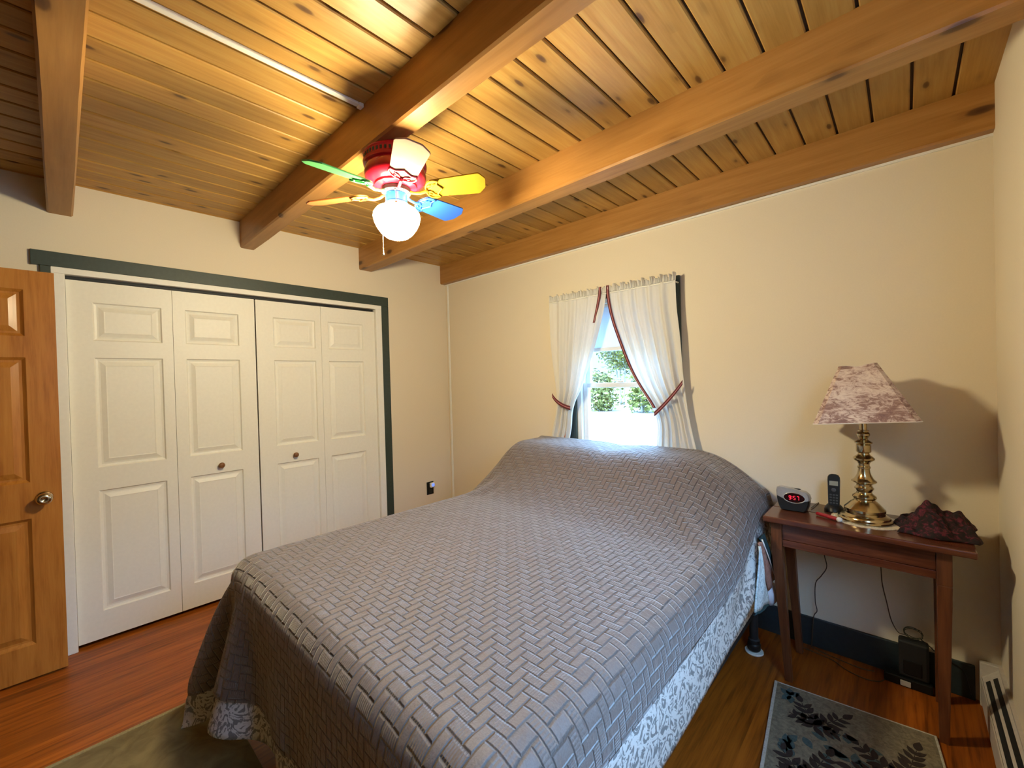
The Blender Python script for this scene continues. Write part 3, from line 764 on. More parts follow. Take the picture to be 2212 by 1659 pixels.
patch('teal_backing', [(2.828, -.48, .665), (2.830, -.40, .665), (2.852, -.26, .44), (2.850, -.32, .42)], M_tealc)
pw = MB().lathe([(.004, -.055), (.025, -.050), (.040, -.030), (.046, 0), (.040, .028), (.024, .044), (.003, .048)], (2.835, -.33, .362), 24, sx=.75, sy=1.25)
pw = mesh_obj('pillow', pw, M_sheet, None, smooth=True); tag(pw, 'small white rounded pillow end poking out beside the mattress under the folded blanket', 'pillow')
bo = MB().lathe([(.003, -.030), (.024, -.027), (.034, -.014), (.037, 0), (.034, .012), (.022, .020), (.003, .022)], (2.792, -.105, .745), 24, sx=.9, sy=1.2)

# ------------------------------------------------------------------ nightstand
NX0, NX1, NY0, NY1, NZ = 2.832, 3.506, -.428, -.060, .757
ns = thing('nightstand', ((NX0+NX1)/2, (NY0+NY1)/2, 0), 'reddish-brown wooden side table with tapered legs in the corner by the bed', 'nightstand')
m = MB().box(NX0, NX1, NY0, -.235, NZ-.026, NZ).box(NX0+.002, NX1-.002, -.2335, NY1, NZ-.027, NZ-.0005)
mesh_obj('tabletop', m, M_table, ns, bevel=.005)
AX0, AX1, AY0, AY1 = 2.856, 3.444, -.392, -.092
for (fx, fy, tx, ty) in ((2.857, AY0, 0, 0), (3.401, AY0, 1, 0), (2.857, AY1-.043, 0, 1), (3.401, AY1-.043, 1, 1)):
    w = .043; b = .028
    sx = (w-b) if tx == 0 else 0; sy = 0 if ty == 0 else (w-b)
    if tx == 0: sx += .030
    m = MB().box(fx, fx+w, fy, fy+w, .60, NZ-.027).frustum((fx+sx, fx+sx+b, fy+sy*.5, fy+sy*.5+b), (fx, fx+w, fy, fy+w), 0, .60)
    mesh_obj('leg', m, M_tleg, ns, bevel=.002)
y0 = AY0+.006
mesh_obj('apron', MB().box(2.9005, 3.4005, y0+.004, y0+.022, .650, NZ-.027).box(2.9005, 3.4005, AY1-.028, AY1-.010, .622, NZ-.027).box(2.862, 2.880, AY0+.0435, AY1-.0435, .622, NZ-.027).box(3.421, 3.439, AY0+.0435, AY1-.0435, .622, NZ-.027), M_table, ns, bevel=.0015)
mesh_obj('rail', MB().box(2.9005, 3.4005, y0, y0+.026, .618, .649), M_table, ns, bevel=.0015)

# doily and lamp
LX, LY = 3.186, -.232
m = MB(); pts = []
for k in range(144):
    a = 2*PI*k/144; q = 1+.018*abs(math.sin(18*a)); pts.append((LX+.006+.124*q*math.cos(a), LY+.004+.120*q*math.sin(a)))
m.prism(pts, NZ, NZ+.0022)
for k in range(36):
    a = 2*PI*k/36; m.lathe([(.0045, .0022), (.0035, .0034), (.001, .0038)], (LX+.006+.112*math.cos(a), LY+.004+.108*math.sin(a), NZ), 8)
tag(mesh_obj('doily', m, plain('cream_lace', (.62, .54, .38), .9, nscale=260, namp=.25, bmp=.5)), 'cream scalloped doily under the brass lamp', 'doily')
NZL = NZ+.0045
lamp = thing('table_lamp', (LX, LY, NZL), 'polished brass table lamp with crooked toile shade on the nightstand', 'lamp')
prof = [(.094, 0), (.096, .003), (.095, .008), (.088, .013), (.086, .019), (.082, .023), (.074, .026), (.070, .030), (.069, .038), (.0715, .042), (.0715, .052), (.067, .058), (.060, .066), (.052, .076), (.043, .085), (.037, .090), (.036, .094), (.040, .098), (.0425, .103), (.0415, .109), (.036, .114), (.028, .121), (.0265, .128), (.030, .136), (.0335, .141), (.034, .146), (.030, .151), (.027, .156), (.0275, .163), (.040, .170), (.044, .174), (.0435, .178), (.036, .184), (.030, .194), (.0245, .206), (.0215, .220), (.0205, .234), (.0235, .236), (.0235, .242), (.0195, .246), (.020, .256), (.026, .266), (.034, .271), (.0375, .276), (.0375, .281), (.034, .286), (.026, .292), (.0205, .298), (.0195, .304), (.0245, .308), (.0265, .312), (.0265, .340), (.0235, .344), (.0285, .347), (.0315, .350), (.0315, .354), (.026, .358), (.017, .364), (.0145, .370), (.0185, .377), (.0235, .385), (.0235, .392), (.0185, .399), (.014, .402), (.0205, .404), (.0205, .408), (.0130, .410)]
k_ = .395/.410
mesh_obj('lamp_base', MB().lathe([(r, z*k_) for r, z in prof], (LX, LY, NZL), 64), M_brass, lamp, auto=28)
mesh_obj('stem', MB().lathe([(.0132, .394), (.0132, .49), (.006, .495)], (LX, LY, NZL), 28), M_brass, lamp, auto=30)
mesh_obj('socket', MB().lathe([(.010, .488), (.017, .495), (.0175, .535), (.014, .54)], (LX, LY, NZL), 24), M_brass, lamp, auto=30)
mesh_obj('bulb', MB().lathe([(.012, .538), (.016, .555), (.028, .585), (.030, .603), (.024, .622), (.010, .633), (.001, .635)], (LX, LY, NZL), 24), plain('frosted_bulb', (.8, .8, .78), .4, bmp=0), lamp, smooth=True)
ST = Matrix.Translation((LX-.006, LY-.0, 1.315)) @ Matrix.Rotation(math.radians(4.5), 4, 'Y').inverted() @ Matrix.Rotation(math.radians(-3), 4, 'X') @ Matrix.Rotation(math.radians(4), 4, 'Z')
def shade_pts(h, c, n=1):
    return [(-h+c, -h), (h-c, -h), (h, -h+c), (h, h-c), (h-c, h), (-h+c, h), (-h, h-c), (-h, -h+c)]
m = MB(); zb, zt = -.123, .125; rows = 14; loops = []
for i in range(rows+1):
    t = i/rows; h = .172+(.064-.172)*t; c = .020+(.012-.020)*t
    pl = shade_pts(h, c); ring = []
    for a in range(8):
        p, q = pl[a], pl[(a+1) % 8]; n = 8 if a % 2 == 0 else 2
        for k in range(n):
            s = k/n; ring.append((p[0]+(q[0]-p[0])*s, p[1]+(q[1]-p[1])*s))
    lp = []
    for (x, y) in ring:
        dz = 0
        if i == 0: dz = 0
        if i == rows: dz = -.010*math.exp(-(min(abs(x), abs(y))/.03)**2)
        m.v.append(ST @ Vector((x, y, zb+(zt-zb)*t+dz))); lp.append(len(m.v)-1)
    loops.append(lp)
for a, b in zip(loops, loops[1:]):
    for k in range(len(a)): m.f.append([a[k], a[(k+1) % len(a)], b[(k+1) % len(a)], b[k]]); m.m.append(0)
def toile():
    mt, nt, bs = newmat('maroon_toile_shade')
    c = coords(nt, (1, 1, 2.2)); n1 = noise(nt, c, 26, 6, .75, 1.6); n2 = noise(nt, c, 7, 2, .5, .5)
    f = math_(nt, 'ADD', math_(nt, 'MULTIPLY', n1, .6), math_(nt, 'MULTIPLY', n2, .45))
    col = ramp(nt, f, [(.42, (.66, .55, .46)), (.50, (.54, .41, .34)), (.56, (.27, .16, .13)), (.66, (.18, .10, .09))])
    L(nt, col, bs.inputs['Base Color']); bs.inputs['Roughness'].default_value = .8
    return mt
M_toile = toile()
sh = mesh_obj('lamp_shade', m, M_toile, lamp, solid=.0025)
src = sh.data; M_tape = plain('shade_trim_tape', (.66, .58, .48), .8)
for ring in (loops[0], loops[-1]):
    P = [src.vertices[i].co+LOC[lamp] for i in ring]; P.append(P[0])
    mesh_obj('shade_trim', MB().tube(P, .0022, 6), M_tape, sh)
m = MB()
for s in (-1, 1): m.tube([(LX+.016*s, LY, NZL+.50), (LX+.040*s, LY, NZL+.54), (LX+.042*s, LY, NZL+.61), (LX+.010*s, LY, NZL+.668)], .0015, 6)
mesh_obj('harp', m, M_brass, lamp, smooth=True)
m = MB()
for a in range(4):
    b = a*PI/2; p = ST @ Vector((.062*math.cos(b), .062*math.sin(b), .112)); m.tube([(LX, LY, NZL+.668), p], .0014, 6)
mesh_obj('shade_spider', m, M_brass, lamp, smooth=True)

# ------------------------------------------------------------------ alarm clock
KX, KY = 2.925, -.245
ck = thing('alarm_clock', (KX, KY, NZ), 'silver and black alarm clock with red digits on the nightstand', 'alarm clock')
KM = Matrix.Translation((KX, KY, NZ)) @ Matrix.Rotation(math.radians(2), 4, 'Z') @ Matrix.Rotation(math.radians(-8), 4, 'X')
def ck_outline(s=1.0, top=1.0):
    # front silhouette in x,z : slanted, narrower at the foot
    return [(-.052, .004), (-.046, .000), (.044, .000), (.054, .006), (.062, .030), (.065, .060), (.060, .078), (.046, .090), (.0, .100), (-.055, .104), (-.064, .100), (-.067, .085), (-.066, .055), (-.060, .025)]
def extrude_front(out, y0, y1, mat, nm, par, bev=.004, front_inset=.004, M=KM, off=(0, 0)):
    m = MB(); n = len(out); cx_ = sum(p[0] for p in out)/n; cz_ = sum(p[1] for p in out)/n
    loops_ = [(y0, .90), (y0-0, .90)]
    vs = []
    for (yy, s) in ((y0, .93), (y0+.005, .985), (y0+.012, 1.0), (y1-.012, 1.0), (y1, .92)):
        for (x, z) in out: vs.append((cx_+(x-cx_)*s, yy, cz_+(z-cz_)*s if z > .004 or s > .99 else z+.0))
    fs = [(i*n+k, i*n+(k+1) % n, (i+1)*n+(k+1) % n, (i+1)*n+k) for i in range(4) for k in range(n)]
    fs.append(tuple(range(n))); fs.append(tuple(4*n+k for k in range(n-1, -1, -1)))
    m.add(vs, fs, 0, M)
    return mesh_obj(nm, m, mat, par, auto=50)
body = extrude_front(ck_outline(), -.038, .038, M_black, 'body', ck)
top_out = [(-.0665, .062), (-.040, .050), (-.015, .040), (.020, .036), (.045, .044), (.064, .052), (.0665, .062), (.0615, .080), (.047, .0925), (.0, .1025), (-.055, .1065), (-.066, .102), (-.069, .086)]
extrude_front(top_out, -.0395, .0385, M_silver, 'silver_cover', ck)
def ell(a, b, c, n=40): return [(c[0]+a*math.cos(2*PI*k/n), c[1]+b*math.sin(2*PI*k/n)) for k in range(n)]
DC = (.006, .060)
m = MB(); P = [KM @ Vector((x, -.0405, z)) for x, z in ell(.043, .0235, DC)]; P.append(P[0]); m.tube(P, .0022, 8)
mesh_obj('display_rim', m, M_silver, ck, smooth=True)
m = MB(); e = ell(.0425, .023, DC); n = len(e)
m.add([(x, -.0420, z) for x, z in e]+[(x, -.036, z) for x, z in e], [tuple(range(n)), tuple(range(2*n-1, n-1, -1))]+[(k, (k+1) % n, n+(k+1) % n, n+k) for k in range(n)], 0, KM)
disp = mesh_obj('display', m, M_lens, ck)
SEG = {'9': 'abcdfg', '5': 'acdfg', '7': 'abc'}
m = MB()
def digit(ch, x, z, w=.0085, h=.0175, t=.0017):
    y0_, y1_ = -.0428, -.0418
    g = .0007
    R_ = {'a': (x+g, x+w-g, z+h-t, z+h), 'd': (x+g, x+w-g, z, z+t), 'g': (x+g, x+w-g, z+h/2-t/2, z+h/2+t/2),
         'b': (x+w-t, x+w, z+h/2+g, z+h-g), 'c': (x+w-t, x+w, z+g, z+h/2-g), 'f': (x, x+t, z+h/2+g, z+h-g), 'e': (x, x+t, z+g, z+h/2-g)}
    for s in SEG[ch]:
        a, b, c, d = R_[s]; m.box(a, b, y0_, y1_, c, d, mat=KM)
digit('9', -.0150, .0515); digit('5', .0025, .0515); digit('7', .0170, .0515, .0085)
for z in (.0565, .0635): m.box(-.0030, -.0012, -.0428, -.0418, z, z+.002, mat=KM)
tag(mesh_obj('digits', m, M_red7, disp), 'glowing red digits 9:57')
mesh_obj('snooze_button', MB().lathe([(.016, 0), (.015, .003), (.010, .0045), (.001, .005)], n=24, mat=KM @ Matrix.Translation((.012, -.004, .0985)), sy=.6), M_black, ck, smooth=True)

# ------------------------------------------------------------------ cordless phone
PX_, PY_ = 3.070, -.150
ph = thing('cordless_phone', (PX_, PY_, NZ), 'black cordless phone standing in its cradle between clock and lamp', 'phone')
m = MB().lathe([(.040, 0), (.041, .006), (.036, .018), (.030, .026), (.026, .030), (.001, .028)], (PX_, PY_, NZ), 32, sx=.95, sy=1.15)
mesh_obj('cradle', m, M_black, ph, auto=35)
PM = Matrix.Translation((PX_, PY_-.004, NZ+.018)) @ Matrix.Rotation(math.radians(3), 4, 'Z') @ Matrix.Rotation(math.radians(-10), 4, 'X')
out = [(-.021, 0), (.021, 0), (.0225, .03), (.0235, .09), (.0245, .125), (.0235, .140), (.018, .150), (.008, .154), (-.008, .154), (-.018, .150), (-.0235, .140), (-.0245, .125), (-.0235, .09), (-.0225, .03)]
hs = extrude_front(out, -.013, .013, M_black, 'handset', ph, M=PM)
mesh_obj('screen', MB().box(-.0165, .0165, -.0138, -.0128, .100, .121, mat=PM), plain('grey_lcd', (.26, .28, .24), .3, bmp=0), hs, bevel=.0005)
m = MB()
for i in range(4):
    for j in range(3): m.box(-.0155+j*.0115, -.0075+j*.0115, -.0145, -.0128, .016+i*.0125, .0225+i*.0125, mat=PM)
m.lathe([(.009, 0), (.009, .0012), (.006, .0018)], n=20, mat=PM @ axis_mat((0, -.0128, .080), (0, -1, 0)))
mesh_obj('keypad', m, plain('keypad_grey', (.045, .05, .055), .4), hs, bevel=.0006)

# pen
m = MB(); A, B = Vector((3.020, -.276, NZ+.0095)), Vector((3.100, -.322, NZ+.0105)); dd = (B-A).normalized()
m.tube([A-dd*.004, A, A+dd*.02, B-dd*.012, B], [.004, .0075, .0085, .0085, .0075], 14)
pn = thing('marker', (3.06, -.30, NZ), 'red marker with white round end lying beside the lamp', 'marker')
mesh_obj('barrel', m, plain('red_plastic', (.28, .01, .02), .4, nscale=90, namp=.3), pn, auto=50)
mesh_obj('cap', MB().lathe([(.0075, -.002), (.0105, .002), (.0115, .008), (.0095, .014), (.004, .018), (.001, .0185)], n=18, mat=axis_mat(B, dd, (1, 0, 0))), plain('white_plastic', (.62, .62, .60), .4), pn, smooth=True)

# crumpled dark red cloth
rnd = random.Random(11)
def heap(u, v):
    x = 3.292+.225*u; y = -.345+.255*v
    e = min(u, 1-u, v, 1-v); edge = min(1, e/.13)**.6
    pk = .072*math.exp(-(((u-.44)/.20)**2+((v-.50)/.34)**2))+.052*math.exp(-(((u-.78)/.26)**2+((v-.55)/.30)**2))+.020
    fold = .010*math.sin(13*u+6*v+2*math.sin(7*v))+.006*math.sin(27*v-11*u)+.004*math.sin(41*u+17*v)
    return (x+.012*math.sin(9*v), y+.012*math.sin(8*u+1), NZ+.003+edge*max(.003, pk+fold))
M_knit = patch_mat('dark_red_knit', [(.40, (.006, .004, .006)), (.52, (.022, .004, .009)), (.62, (.13, .014, .032)), (.70, (.012, .005, .008))], 55, .9, .6)
tag(mesh_obj('scarf', MB().grid(heap, 60, 60), M_knit, None, smooth=True, solid=.003), 'crumpled dark red and black cloth heaped on the nightstand corner', 'scarf')

# ------------------------------------------------------------------ rugs
RM = Matrix.Translation((2.868, -.433, 0)) @ Matrix.Rotation(math.radians(6.2), 4, 'Z')
RW, RL = .53, .92
rug = thing('rug', (3.1, -.8, 0), 'small beige rug with dark and teal leaf pattern beside the nightstand', 'rug')
m = MB(); m.box(0.012, RW-.008, -RL, -.006, .0, .0075, mat=RM)
M_rb = patch_mat('beige_rug_pile', [(.35, (.115, .098, .065)), (.65, (.215, .185, .125))], 60, .95, .6)
M_rd = plain('dark_brown_pile', (.022, .014, .012), .95, nscale=120, namp=.3, bmp=.5)
M_rt = plain('teal_pile', (.05, .085, .085), .95, nscale=120, namp=.3, bmp=.5)
rm = m
def leafshape(m, x, y, ang, l, w, z=.0075):
    pts = []
    for k in range(9): t = k/8; pts.append((l*t, w*math.sin(PI*t**.8)*.5))
    for k in range(7, 0, -1): t = k/8; pts.append((l*t, -w*math.sin(PI*t**.8)*.5))
    c, s = math.cos(ang), math.sin(ang)
    q = [(x+c*a-s*b, y+s*a+c*b) for a, b in pts]
    q = [p for p in q]
    if all(.02 < p[0] < RW-.015 and -RL+.01 < p[1] < -.012 for p in q): rm.prism(q, z-.001, z+.0012, LI, mat=RM)
def sprig(m, x, y, ang, n, l, w, sp=.030):
    c, s = math.cos(ang), math.sin(ang)
    for k in range(n):
        px, py = x+c*sp*k, y+s*sp*k; f = 1-.35*k/n
        for sg in (-1, 1): leafshape(m, px, py, ang+sg*(1.0-.05*k)+rnd.uniform(-.15, .15), l*f, w*f)
    leafshape(m, x+c*sp*n, y+s*sp*n, ang, l*.9, w)
    for k in range(n): 
        a = (x+c*sp*k, y+s*sp*k); b = (x+c*sp*(k+.9), y+s*sp*(k+.9))
        pr = [(a[0]-s*.0015, a[1]+c*.0015), (b[0]-s*.0015, b[1]+c*.0015), (b[0]+s*.0015, b[1]-c*.0015), (a[0]+s*.0015, a[1]-c*.0015)]
        if all(.02 < p[0] < RW-.015 and -RL+.01 < p[1] < -.012 for p in pr): rm.prism(pr, .0065, .0085, LI, mat=RM)
LI = 2
for a in (-2.2, -1.5, 2.5, -2.9, 1.7, .9): leafshape(m, .065, -.07, a, .05, .03)
for bx, by in ((.05, -.36), (.24, -.27), (.44, -.45), (.10, -.62), (.33, -.70)):
    for k in range(15): leafshape(m, bx+rnd.uniform(-.07, .07), by+rnd.uniform(-.07, .07), rnd.uniform(0, 6.3), .055, .030, .0072)
LI = 1
sprig(m, .15, -.20, 1.95, 4, .062, .026); sprig(m, .17, -.19, .9, 4, .06, .025); sprig(m, .15, -.20, 2.9, 3, .05, .024); sprig(m, .15, -.21, .1, 3, .055, .024)
sprig(m, .13, -.50, 2.2, 5, .060, .026); sprig(m, .14, -.48, 1.2, 5, .058, .026); sprig(m, .13, -.51, 2.9, 3, .05, .024); sprig(m, .15, -.50, .2, 3, .055, .024)
sprig(m, .40, -.32, 2.4, 5, .062, .028); sprig(m, .41, -.30, 1.3, 6, .06, .027); sprig(m, .40, -.33, .3, 3, .05, .024); sprig(m, .38, -.33, 3.3, 4, .055, .025); sprig(m, .44, -.36, -.9, 4, .055, .025)
sprig(m, .30, -.80, 1.6, 6, .06, .026); sprig(m, .42, -.72, 1.9, 4, .06, .026)
mesh_obj('rug_field', rm, [M_rb, M_rd, M_rt], rug)
m = MB().box(0, .012, -RL, 0, 0, .010, mat=RM).box(RW-.008, RW, -RL, 0, 0, .009, mat=RM).box(.012, RW-.008, -.006, 0, 0, .009, mat=RM)
mesh_obj('binding', m, plain('pale_rug_binding', (.42, .40, .34), .9, nscale=160, namp=.2), rug, bevel=.002)
kr = thing('rug', (1.6, -2.7, 0), 'khaki rug on the floor at the foot of the bed', 'rug')
def krg(u, v): return (.962+1.25*u, -3.25+1.093*v, .009+.0015*math.sin(9*u)*math.sin(7*v))
m = MB().box(.962, 2.212, -3.25, -2.157, 0, .009)
mesh_obj('rug_field', m, patch_mat('khaki_rug_pile', [(.35, (.12, .09, .035)), (.65, (.20, .155, .065))], 9, .95, .5), kr, bevel=.003)
mesh_obj('binding', MB().box(.945, .962, -3.25, -2.15, 0, .011), plain('khaki_rug_binding', (.26, .21, .10), .9, nscale=160, namp=.2), kr, bevel=.003)

# ------------------------------------------------------------------ baseboard heater
ht = thing('baseboard_heater', (WR, -1.2, 0), 'white metal baseboard heater along the right wall', 'heater')
HX = WR-.062
m = MB().box(WR-.012, WR, -2.6, -.018, .0, .185).box(HX, HX+.004, -2.6, -.018, .025, .120)
v = [(HX, .0), (0, 0)]
m.add([(HX+.004, -2.6, .125), (WR, -2.6, .185), (WR, -2.6, .180), (HX+.008, -2.6, .120)]+[(HX+.004, -.018, .125), (WR, -.018, .185), (WR, -.018, .180), (HX+.008, -.018, .120)], [(0, 1, 2, 3), (7, 6, 5, 4), (0, 4, 5, 1), (1, 5, 6, 2), (2, 6, 7, 3), (3, 7, 4, 0)])
m2 = MB().box(HX-.002, WR, -.040, -.017, 0, .186)
mesh_obj('cover', m, M_heater, ht); mesh_obj('end_cap', m2, M_heater, ht, bevel=.004)
mesh_obj('outlet_slot', MB().box(HX+.010, HX+.046, -2.58, -.085, .128, .1285, mat=Matrix.Translation((0, 0, 0))).box(HX+.012, HX+.050, -2.58, -.055, .045, .105), M_blackm, ht)
# dark louvre following the sloped top
m = MB(); s = (.185-.125)/(WR-HX-.004)
def lv(xa, xb, yy0, yy1, dz=.0012):
    za, zb_ = .125+s*(xa-HX-.004)+dz, .125+s*(xb-HX-.004)+dz
    m.add([(xa, yy0, za), (xb, yy0, zb_), (xb, yy1, zb_), (xa, yy1, za), (xa, yy0, za-.001), (xb, yy0, zb_-.001), (xb, yy1, zb_-.001), (xa, yy1, za-.001)], [(0, 1, 2, 3), (7, 6, 5, 4), (0, 4, 5, 1), (1, 5, 6, 2), (2, 6, 7, 3), (3, 7, 4, 0)])
lv(HX+.010, HX+.022, -2.58, -.09); lv(HX+.030, HX+.042, -2.58, -.09)
mesh_obj('louvre', m, M_blackm, ht)

# ------------------------------------------------------------------ outlet with night light
ou = thing('wall_outlet', (.003, -.253, .41), 'black wall outlet on the closet wall near the corner', 'outlet')
mesh_obj('cover_plate', MB().box(0, .006, -.292, -.216, .350, .470), M_black, ou, bevel=.002)
for zz in (.362, .424): mesh_obj('socket', MB().box(.006, .009, -.270, -.238, zz, zz+.034), M_blackm, ou, bevel=.001)
nl = thing('night_light', (.01, -.246, .435), 'white plug-in night light with blue glowing ring in the black outlet', 'night light')
mesh_obj('body', MB().box(.0095, .034, -.266, -.222, .418, .462), M_vinyl, nl, bevel=.006)
m = MB(); P = [(.0355, -.240+.011*math.cos(2*PI*k/24), .441+.011*math.sin(2*PI*k/24)) for k in range(25)]; m.tube(P, .0022, 6)
mesh_obj('light_ring', m, M_blue_led, nl, smooth=True)

# ------------------------------------------------------------------ cords and power strip under the nightstand
def spline(pts, n=8):
    P = [Vector(p) for p in pts]; out = []
    for i in range(len(P)-1):
        p0, p1, p2, p3 = P[max(i-1, 0)], P[i], P[i+1], P[min(i+2, len(P)-1)]
        for k in range(n):
            t = k/n; out.append(.5*((2*p1)+(-p0+p2)*t+(2*p0-5*p1+4*p2-p3)*t*t+(-p0+3*p1-3*p2+p3)*t**3))
    out.append(P[-1]); return out
def cord(par, pts, label, r=.0022, mat=None):
    o = mesh_obj('power_cord', MB().tube(spline(pts), r, 6), mat or M_cordm, par, smooth=True)
pst = thing('power_strip', (3.34, -.075, 0), 'black power strip with white switch on the floor behind the nightstand', 'power strip')
mesh_obj('housing', MB().box(3.235, 3.395, -.098, -.046, 0, .040), M_black, pst, bevel=.005)
mesh_obj('switch', MB().box(3.290, 3.325, -.103, -.0985, .006, .030), plain('white_switch', (.5, .5, .48), .4), pst, bevel=.002)
ad = thing('power_adapter', (3.33, -.06, .14), 'bulky black power adapter piled on the power strip', 'adapter')
mesh_obj('housing', MB().box(3.285, 3.385, -.088, -.036, .0405, .205), M_blackm, ad, bevel=.010)
mesh_obj('plug_head', MB().box(3.300, 3.360, -.092, -.0885, .06, .12), M_black, ad, bevel=.002)
cord(ck, [(2.985, -.180, NZ+.004), (2.995, -.075, NZ+.003), (3.00, -.046, NZ-.02), (3.012, -.042, .56), (3.016, -.040, .494), (3.024, -.040, .438), (3.000, -.040, .385), (2.977, -.040, .342), (2.974, -.040, .25), (2.980, -.035, .20), (2.965, -.032, .160), (2.955, -.030, .02), (2.96, -.035, .004), (3.05, -.06, .004), (3.15, -.075, .004), (3.20, -.06, .004)], 'thin brown cord of the alarm clock hanging behind the nightstand')
cord(lamp, [(3.19, -.135, NZ+.010), (3.205, -.075, NZ+.004), (3.215, -.046, NZ-.02), (3.224, -.042, .58), (3.229, -.040, .496), (3.233, -.040, .42), (3.247, -.040, .339), (3.262, -.040, .26), (3.285, -.040, .213), (3.31, -.050, .215), (3.325, -.05, .206)], 'thin brown lamp cord hanging to the black adapter')
cord(pst, [(2.90, -.045, .35), (2.905, -.035, .2), (2.905, -.032, .12), (2.915, -.04, .004), (2.935, -.068, .0035), (3.04, -.085, .0035), (3.10, -.130, .0035), (3.17, -.150, .0035), (3.22, -.130, .0035), (3.24, -.09, .0035)], 'brown cord looping across the floor under the nightstand', .002)
pcoil = [(3.335+(.032+.003*math.sin(k))*math.cos(k*.55), -.052-.010*math.sin(k*.9), .232+.022*math.sin(k*.55)) for k in range(34)]
cord(ad, pcoil, 'coiled green-black cord on top of the black adapter', .0017, plain('olive_cord', (.03, .035, .02), .5))
cord(ad, [(3.36, -.055, .215), (3.385, -.05, .195), (3.41, -.045, .172), (3.45, -.04, .15), (3.49, -.035, .12), (3.51, -.03, .03)], 'black cord running from the adapter toward the heater corner', .0022, M_blackm)

# ------------------------------------------------------------------ outdoors
def outplane(name, x0, x1, y0, y1, z, mat):
    m = MB().grid(lambda u, v: (x0+(x1-x0)*u, y0+(y1-y0)*v, z+.05*math.sin(7*u)*math.sin(5*v)), 30, 30); return mesh_obj(name, m, mat, None, smooth=True)
struct_g = outplane('ground', -60, 40, .6, 70, -.62, patch_mat('pale_gravel_drive', [(.35, (.20, .19, .16)), (.65, (.26, .25, .22))], .8)); struct_g['kind'] = 'structure'
M_bark = plain('grey_bark', (.35, .33, .28), .9, nscale=12, namp=.3, bmp=.5)
def leafmat(i, c):
    return patch_mat('foliage_%d' % i, [(.3, tuple(v*.6 for v in c)), (.7, c)], 1.5, .7)
LM = [leafmat(0, (.20, .21, .035)), leafmat(1, (.24, .24, .06)), leafmat(2, (.17, .195, .04))]
def tree(x, y, h, w, seed, mat, label, name='tree', low=.12):
    rd = random.Random(seed); t = thing(name, (x, y, -.62), label, 'tree' if name == 'tree' else 'bush', 'trees and bushes outside the window')
    m = MB(); nst = 3
    for k in range(nst):
        a = rd.uniform(0, 6.3); lean = rd.uniform(.05, .22)*h; b = (x+rd.uniform(-.3, .3), y+rd.uniform(-.3, .3), -.62)
        pts = [b, (b[0]+lean*.3*math.cos(a), b[1]+lean*.3*math.sin(a), -.62+h*.4), (b[0]+lean*math.cos(a), b[1]+lean*math.sin(a), -.62+h*.85)]
        m.tube(spline(pts, 5), [.07*(1-.8*i/10) for i in range(11)], 7)
    mesh_obj('trunk', m, M_bark, t, smooth=True)
    m = MB(); ncl = int(60*max(1, h/3))
    for c in range(ncl):
        f = rd.random(); zz = -.62+h*(low+(1-low)*f); ra = w*(.35+.65*math.sin(PI*min(1, f*.9+.12)))*math.sqrt(rd.random()); a = rd.uniform(0, 6.3)
        cx2, cy2 = x+ra*math.cos(a), y+ra*math.sin(a)
        for k in range(34):
            p = Vector((cx2+rd.gauss(0, .28), cy2+rd.gauss(0, .28), zz+rd.gauss(0, .22)))
            s_ = rd.uniform(.08, .17); d1_ = Vector((rd.gauss(0, 1), rd.gauss(0, 1), rd.gauss(0, .5))).normalized()*s_; d2_ = d1_.cross(Vector((rd.gauss(0, 1), rd.gauss(0, 1), rd.gauss(0, 1)))).normalized()*s_*.5
            m.add([p-d1_, p-d2_, p+d1_, p+d2_], [(0, 1, 2, 3)])
    mesh_obj('foliage', m, mat, t)
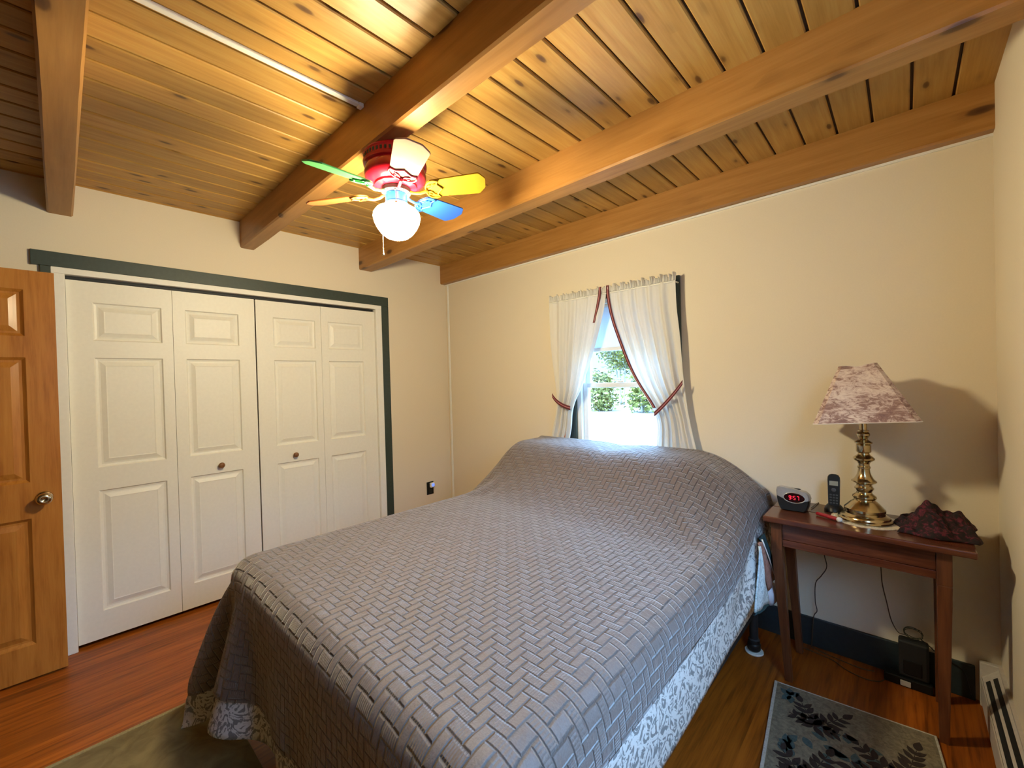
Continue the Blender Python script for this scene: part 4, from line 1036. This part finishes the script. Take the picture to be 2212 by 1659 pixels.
spots = [(-19.5, 26, 7.5, 1.5), (-15.6, 23.5, 5.5, 1.3), (-12.9, 19.8, 2.6, .75), (-12.0, 25.5, 8.5, 1.6), (-10.4, 20.2, 2.2, .75), (-8.2, 24.5, 6.0, 1.4), (-7.6, 20, 2.6, .8), (-4.4, 26, 7.5, 1.5), (-15.4, 19.6, 2.3, .75), (-1.2, 24, 4.5, 1.2)]
names = ['tall pale green tree furthest left outside the window', 'mid-height green tree left of the window view', 'low bright bush in front of the trees seen through the left of the window', 'tallest loose tree in the middle of the window view', 'low bush in the middle of the window view', 'mid-height tree right of the middle outside the window', 'low bush at the right of the window view', 'tall tree at the right behind the curtain', 'low bush at the far left behind the curtain', 'tree furthest right behind the curtain']
for i, (x, y, h, w) in enumerate(spots): tree(x, y, h, w, 50+i, LM[i % 3], names[i], 'tree' if h > 3.5 else 'bush', .30 if h > 4 else .05)

# ------------------------------------------------------------------ light
w = bpy.data.worlds.new('World'); SC.world = w; w.use_nodes = True
nt = w.node_tree; bg = nt.nodes['Background']
tc = N(nt, 'ShaderNodeTexCoord'); sp = N(nt, 'ShaderNodeSeparateXYZ'); L(nt, tc.outputs['Generated'], sp.inputs[0])
mr = N(nt, 'ShaderNodeMapRange', interpolation_type='SMOOTHSTEP'); L(nt, sp.outputs[2], mr.inputs[0])
mr.inputs[1].default_value = .12; mr.inputs[2].default_value = .60; mr.inputs[3].default_value = 3.0; mr.inputs[4].default_value = 32.0
L(nt, mr.outputs[0], bg.inputs[1]); bg.inputs[0].default_value = (.31, .59, 1.0, 1)
sd = bpy.data.lights.new('sun', 'SUN'); sd.energy = 5; sd.angle = .01; sd.color = (1, .95, .85)
so = bpy.data.objects.new('sun', sd); COL.objects.link(so); so.rotation_euler = Vector((.30, .55, -.78)).to_track_quat('-Z', 'Y').to_euler()

SC.view_settings.view_transform = 'Standard'; SC.view_settings.look = 'None'; SC.view_settings.gamma = 1
SC.view_settings.exposure = .08; SC.view_settings.use_curve_mapping = False
cy = SC.cycles; cy.use_denoising = True; cy.max_bounces = 10; cy.diffuse_bounces = 6; cy.glossy_bounces = 4; cy.transparent_max_bounces = 12; cy.sample_clamp_indirect = 6; cy.caustics_reflective = False; cy.caustics_refractive = False
